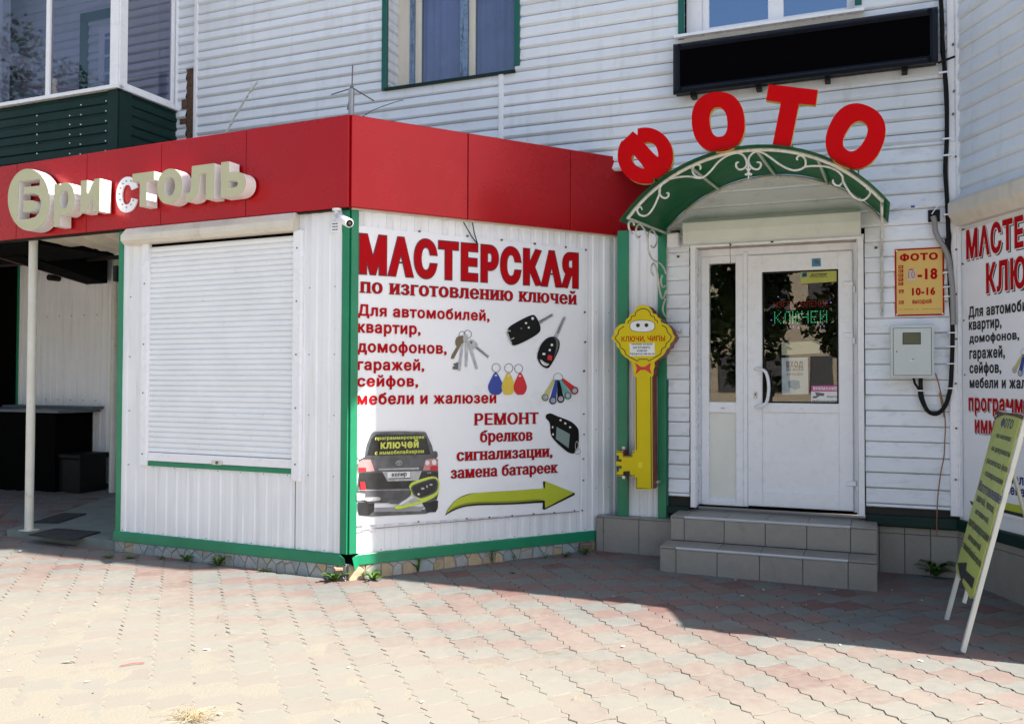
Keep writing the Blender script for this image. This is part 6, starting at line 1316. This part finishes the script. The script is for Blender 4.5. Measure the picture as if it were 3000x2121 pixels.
# ------------------------------------------------------------------ security camera and vent plate at the kiosk corner
sc_ = thing('security_camera', F1, F1.uv(cK(80, 50), .05)[0], .02, F1.uv(cK(80, 50), .05)[1], 'white bullet camera under the red fascia at the kiosk corner', 'camera')
a_ = F1.uv(cK(95, 32), .06); m_ = F1.uv(cK(82, 75), .08); e_ = F1.uv(cK(100, 88), .12); f_ = F1.uv(cK(185, 138), .21)
mb = MB(); mb.tube([P3(a_[0], .06, FZ0-.005), P3(a_[0], .06, FZ0-.018)], .035, 14); part(sc_, 'mount', mb, mWhite, F1)
mb = MB(); mb.tube([P3(a_[0], .06, FZ0-.015), P3(a_[0]-.005, .065, FZ0-.06), P3(m_[0]+.01, .09, e_[1]-.0)], .014, 8); part(sc_, 'arm', mb, mWhite, F1)
A_ = Vector(P3(e_[0]-.01, .10, e_[1]+.002)); B_ = Vector(P3(f_[0], .205, f_[1])); d_ = (B_-A_).normalized()
mb = MB(); mb.tube([A_, A_+d_*.004, B_-d_*.002, B_], [.026, .031, .033, .031], 16); part(sc_, 'housing', mb, mWhite, F1)
mb = MB(); mb.tube([B_+d_*.001, B_+d_*.004], .024, 14); part(sc_, 'lens_ring', mb, mBlk, F1); mb = MB(); mb.tube([B_+d_*.004, B_+d_*.007], .010, 10); part(sc_, 'lens', mb, mGry, F1)
q = [F1.uv(cK(*p), .02) for p in ((48, 125), (130, 205))]
vp = thing('speaker_plate', F1, q[0][0], .0, q[1][1], 'small white slotted plate below the security camera', 'plate')
mb = MB(); mb.box(q[0][0], q[1][0], .008, .024, q[1][1], q[0][1], 0, .003); part(vp, 'plate', mb, mWhite, F1)
for r_ in range(3):
    zz_ = q[1][1]+(q[0][1]-q[1][1])*(.25+.25*r_); mb = MB()
    for s__ in range(3): mb.box(q[0][0]+.018+.017*s__, q[0][0]+.031+.017*s__, .024, .0245, zz_-.004, zz_+.004)
    part(vp, 'slots', mb, mBlk, F1, kind='stuff')

# ------------------------------------------------------------------ antenna, rod and wire on the kiosk roof
AO = -.18
an = thing('antenna', F1, F1.uv(cO(292, 760), AO)[0], AO, 3.5, 'thin metal antenna with three spread rods on the kiosk roof corner', 'antenna')
g_ = lambda x, y: P3(*(lambda w: (w[0], AO, w[1]))(F1.uv(cO(x, y), AO)))
mb = MB(); mb.tube([g_(290, 775), g_(293, 592)], .022, 12); part(an, 'mast', mb, mat('grey_mast', (.35, .36, .38), .4, metal=.4), F1)
mb = MB(); mb.tube([g_(293, 600), g_(295, 570)], .014, 8); part(an, 'hub', mb, mGry, F1)
for a_, c_ in (((296, 575), (300, 433)), ((283, 588), (160, 627)), ((308, 588), (440, 667)), ((290, 600), (266, 727))):
    mb = MB(); mb.tube([g_(*a_), g_(*c_)], .005, 6); part(an, 'rod', mb, mGry, F1)
WO = -.1
Q = smooth([F1.uv(cO(*p), WO) for p in ((360, 772), (395, 715), (440, 665), (470, 625), (500, 590))], 4); mb = MB(); mb.tube([P3(u, WO-.3*i/len(Q), z) for i, (u, z) in enumerate(Q)], .0035, 5); solo('loose_wire', mb, mGry, F1, 'thin grey wire from the kiosk roof up to the window corner', 'wire')
Q = [FM.uv(cN(*p), .35) for p in ((1490, 890), (1540, 790), (1600, 690), (1650, 610), (1700, 540))]; Q = smooth(Q, 5); mb = MB(); mb.tube([P3(u, .35, z) for u, z in Q], [.010+.004*sin(i*2.1) for i in range(len(Q))], 8)
solo('bent_rod', mb, mat('flaking_white', (.62, .62, .60), .7, dirt=((.05, .04, .035), 1., 40, .48)), FM, 'leaning flaky white rod rising behind the red fascia', 'rod')

# ------------------------------------------------------------------ weeds and litter
def weed(p, r, h, n, lab, sp='weed', broad=1., m_=mLeaf):
    g0 = gnd(*p); mb = MB(); rnd = random.Random(int(p[0]*7+p[1])); r *= .8; h *= .8
    for i in range(n):
        a = 2*pi*i/n + rnd.uniform(-.5, .5); L = r*rnd.uniform(.6, 1.1); hh = h*rnd.uniform(.4, 1.1); w = L*.16*broad*rnd.uniform(.8, 1.3); vs = []; k = 6; ca, sa = cos(a), sin(a)
        for j in range(k+1):
            t = j/k; x = L*t; z = hh*sin(min(pi*.9, t*pi*.62))*1.1 - .1*hh*t*t; ww = w*(sin(pi*(.08+.88*t))**.8)*(1.25 if j % 2 else .7)
            for sgn in (-1, 0, 1): vs.append((ca*x - sa*ww*sgn, sa*x + ca*ww*sgn, z + (.004 if sgn else 0)+.002))
        mb.add(vs, [f for j in range(k) for f in ((j*3, j*3+1, j*3+4, j*3+3), (j*3+1, j*3+2, j*3+5, j*3+4))], 0, True)
    o = part(None, sp, mb, m_, Frame((g0.x, g0.y, g0.z-.004), (1, 0, 0))); tagit(o, lab, 'weed'); return o
for P, r, h, n, lab in ((vw(243, 1251), .07, .03, 8, 'tiny weed at the foot of the kiosk, left end next to the slab'), (vw(292, 1252), .08, .03, 8, 'low weed on the sunlit paving just right of the slab'), (vw(361, 1253), .05, .03, 7, 'very small weed against the stone plinth below the shutter'),
                        (vw(418, 1259), .10, .07, 10, 'dark green weed at the plinth below the left part of the shutter'), (vw(490, 1268), .13, .09, 12, 'bushier dark weed against the plinth below the shutter lock'), (vw(595, 1282), .07, .03, 6, 'flat small weed at the plinth right of the shutter'),
                        (vw(752, 1302), .15, .08, 16, 'largest sunlit dandelion clump just left of the kiosk corner'), (vw(838, 1300), .13, .07, 11, 'sunlit weed just right of the kiosk corner'), (vw(938, 1282), .08, .14, 7, 'tall thin weed below the car picture of the banner'),
                        (vw(1104, 1262), .05, .12, 5, 'upright broad-leaved weed below the banner arrow tail'), (vw(1152, 1258), .03, .07, 5, 'tiny upright weed right of the broad-leaved one'), (vw(1224, 1252), .04, .07, 5, 'small yellowish weed below the banner arrow head'),
                        (vw(1270, 1248), .08, .05, 9, 'low leafy weed near the right end of the plinth'), (vw(1312, 1243), .09, .06, 10, 'weed in the nook beside the tiled ledge'), (vw(1150, 1286), .03, .015, 6, 'tiny tuft growing between shaded paving stones'),
                        (vw(2098, 1292), .17, .15, 40, 'dark dandelion clump at the tiled plinth behind the lime board')):
    weed(P, r, h, n, lab)
g0 = gnd(*vw(428, 1612)); mb = MB(); rnd = random.Random(4)
for i in range(70):
    a = rnd.uniform(0, 2*pi); L = rnd.uniform(.04, .13); x0_, y0_ = rnd.gauss(0, .03), rnd.gauss(0, .02); hh = rnd.uniform(.005, .05)
    mb.tube([(x0_, y0_, 0), (x0_+cos(a)*L*.5, y0_+sin(a)*L*.5, hh), (x0_+cos(a)*L, y0_+sin(a)*L, hh*.6)], .0012, 3)
o_ = part(None, 'dry_grass_tuft', mb, mat('dry_grass', (.42, .33, .20), .8), Frame(g0, (1, 0, 0))); tagit(o_, 'dry straw tuft at the bottom edge of the paving', 'grass')
mPap = mat('scrap_paper', (.72, .71, .68), .8)
def scrap(p, r, lab, m_=mPap, grp=None, rz=None, asp=.55):
    g0 = gnd(*p); rnd = random.Random(int(p[0]*3+p[1])); n = 7; mb = MB(); vs = []
    for i in range(n): a = 2*pi*i/n; q = r*rnd.uniform(.6, 1.1); vs.append((cos(a)*q, sin(a)*q*asp, rnd.uniform(.002, r*.35)))
    vs2 = [(x, y, z+.0012) for x, y, z in vs]; mb.add([(0, 0, r*.25)]+vs2+[(0, 0, r*.25-.001)]+vs, [(0, 1+i, 1+(i+1) % n) for i in range(n)]+[(n+1, n+2+(i+1) % n, n+2+i) for i in range(n)])
    a = rnd.uniform(0, 3) if rz is None else rz; o = part(None, 'litter', mb, m_, Frame((g0.x, g0.y, g0.z+.002), (cos(a), sin(a), 0))); tagit(o, lab, 'litter', grp)
zc1 = crop(0, 1600, 2.296); zc2 = crop(1000, 1700, 2.296); zc3 = crop(2000, 1700, 2.296); zc4 = crop(1400, 1550, 1.9133)
GL = ('small pale scrap lying on the paving', 'scraps scattered over the paving')
for p, r in ((zc1(365, 527), .010), (zc1(640, 395), .014), (zc1(1390, 700), .020), (zc1(590, 913), .018), (zc1(1475, 1133), .018), (zc1(1665, 400), .012), (zc2(545, 820), .014), (zc2(1895, 448), .016), (zc2(50, 590), .012), (zc2(1225, 650), .008),
             (zc3(1600, 545), .016), (zc3(918, 403), .014), (zc3(1020, 68), .010), (zc3(1408, 68), .010), (zc3(918, 97), .012), (zc3(1610, 137), .012), (zc3(670, 184), .008), (zc3(832, 166), .008), (zc4(760, 379), .012), (zc4(1598, 344), .018), (zc4(1445, 287), .014), (zc4(1485, 378), .020), (zc4(1340, 440), .008), (zc1(60, 1440-600), .01), (zc3(230, 182), .009), (zc3(1060, 437), .012)):
    scrap(p, r, *GL[:1], mPap, GL[1])
scrap(zc3(2015, 830), .026, 'white cigarette-like stub near the right of the sunny paving', mPap, None, .2, .3)
scrap(zc1(460, 785), .035, 'long crumpled pale wrapper on the sandy left paving', mPap, None, .1, .35)
scrap(vw(45, 1237), .03, 'crumpled white scrap beside the left corner of the slab', mPap)
GD = ('dark crumb of dirt or dead leaf on the paving', 'dark crumbs scattered over the paving'); mDk = mat('dead_leaf', (.07, .045, .025), .9); mCh = mat('sand_pebble', (.30, .25, .19), .9)
rnd = random.Random(11)
for i in range(46):
    x, y = rnd.uniform(0, 3000), rnd.uniform(1700, 2110)
    p = gnd(x, y)
    if infront(p.x, p.y): scrap((x, y), rnd.uniform(.003, .007), GD[0], mDk, GD[1])
for p in (zc3(1640, 130), zc3(1245, 215), zc3(905, 285), zc3(1665, 125), zc3(1140, 255)): scrap(p, .016, 'dead yellowing leaf on the shaded paving', mat('yellow_leaf', (.30, .25, .05), .8), 'dead leaves on the shaded paving')
mb = MB(); A_, B_ = gnd(*zc1(808, 812)), gnd(*zc1(972, 790)); M_ = (A_+B_)/2; mb.tube([tuple(A_+Vector((0, 0, .008))), tuple(M_+Vector((.004, .01, .010))), tuple(B_+Vector((0, 0, .007)))], .003, 5); solo('red_straw', mb, mat('red_straw', (.6, .10, .09), .5), FG, 'thin red plastic straw on the sandy paving', 'straw')
# bricks crumbling out of the plinth corner
g0 = F1.w(-.06, .035, ZG(KC)+.05); mb = MB(); mb.box(-.03, .03, -.02, .02, -.005, .02, 0, .006); o_ = part(None, 'broken_brick', mb, mat('brick_bit', (.42, .24, .15), .9, bump=.004), Frame((g0.x, g0.y, BZ0-.035), (1, .4, 0))); tagit(o_, 'broken bit of brick wedged under the open corner of the kiosk', 'brick')
g0 = F2.w(F2E-.38, .06, ZG(KC)); mb = MB(); mb.box(-.055, .055, -.04, .02, 0, .085, 0, .01); o_ = part(None, 'stone_block', mb, mat('brown_block', (.17, .13, .10), .9, bump=.006), Frame((g0.x, g0.y, ZG(g0)-.01), (1, .35, 0))); tagit(o_, 'rough brown stone leaning on the plinth near the tiled ledge', 'stone')

# ------------------------------------------------------------------ what stands across the yard (seen only in the glass)
def tree(x, y, h, r, lab, seed, low=.35):
    rnd = random.Random(seed); t = thing('tree', FG, x, -y, SLOPE*y, lab, 'tree', 'trees across the yard')
    mb = MB(); z0 = SLOPE*y; mb.tube([(x, y, z0-.1), (x+.1, y, z0+h*.3), (x, y+.1, z0+h*.6), (x+.1, y, z0+h*.8)], [.2, .15, .1, .04], 8)
    for i in range(7): a = i*2.4; zz = z0+h*(.35+.06*i); mb.tube([(x, y, zz), (x+cos(a)*r*.6, y+sin(a)*r*.6, zz+h*.15)], [.07, .02], 5)
    part(t, 'trunk', mb, mRust, FG); mb = MB()
    cl = [(x+rnd.gauss(0, r*.45), y+rnd.gauss(0, r*.45), z0+h*(low+(.95-low)*rnd.random()), r*rnd.uniform(.25, .45)) for _ in range(26)]
    for i in range(3200):
        c = cl[i % 26]; p = Vector((rnd.gauss(0, 1), rnd.gauss(0, 1), rnd.gauss(0, 1))).normalized()*c[3]*rnd.random()**.4; q = Vector(c[:3])+p; a = Vector((rnd.gauss(0, 1), rnd.gauss(0, 1), rnd.gauss(0, 1))).normalized(); b_ = a.orthogonal().normalized(); s_ = .09 if low > .3 else .17
        mb.add([q-a*s_, q+b_*s_*.6, q+a*s_, q-b_*s_*.6], [(0, 1, 2, 3)])
    part(t, 'crown', mb, mat('tree_leaves', (.05, .09, .02), .6, var=.5, scale=2), FG, kind='stuff')
tree(-25.7, 3.6, 12.5, 2.2, 'tall tree across the yard mirrored in the leftmost balcony pane', 1, .4); tree(-8.4, -10.4, 8, 1.5, 'tree across the yard mirrored in the narrow pane beside the door', 2, .06)
tree(-5.6, -12.0, 8.5, 1.6, 'tree across the yard mirrored in the right edge of the door glass', 3, .06)
oh = thing('opposite_house', FG, -13, 23, -.6, 'pale two-storey house across the yard mirrored in the door glass', 'building')
_hu = Vector((-.34, .94, 0)); FO2 = Frame(Vector((-13, -23, 0))-_hu*8, _hu)
mb = MB(); mb.box(0, 16, -8, 0, -1, 8.0); mb.box(-.3, 16.3, -8.3, .3, 8.0, 8.3); part(oh, 'wall', mb, mat('cream_wall', (.58, .50, .38), .8, var=.05), FO2)
for i in range(6):
    for z in (1.2, 4.6): mb = MB(); mb.box(1.2+2.5*i, 2.5+2.5*i, .0, .04, z, z+1.6); part(oh, 'window', mb, mGry, FO2)
up = thing('utility_pole', FG, -20.6, -4.2, .1, 'concrete utility pole with wires across the yard, mirrored in the balcony glazing', 'pole')
mb = MB(); mb.tube([(-20.6, 4.2, -.2), (-20.6, 4.2, 9.7)], [.24, .19], 10); part(up, 'shaft', mb, mat('pole_concrete', (.36, .34, .29), .9, var=.15), FG)
for z in (9.5, 8.5):
    mb = MB(); mb.tube([(-20.3, 3.6, z), (-20.9, 4.8, z)], .04, 6); part(up, 'crossarm', mb, mRust, FG)
    for k_ in (-1, 1): 
        mb = MB(); mb.tube([(-20.6+.3*k_, 4.2-.6*k_, z+.05), (-14, -9, z-.6), (-8+.3*k_, -24, z-.2)], .014, 4); mb.tube([(-20.6+.3*k_, 4.2-.6*k_, z+.05), (-30, 20, z-.3)], .014, 4); part(up, 'wire', mb, mBlk, FG)
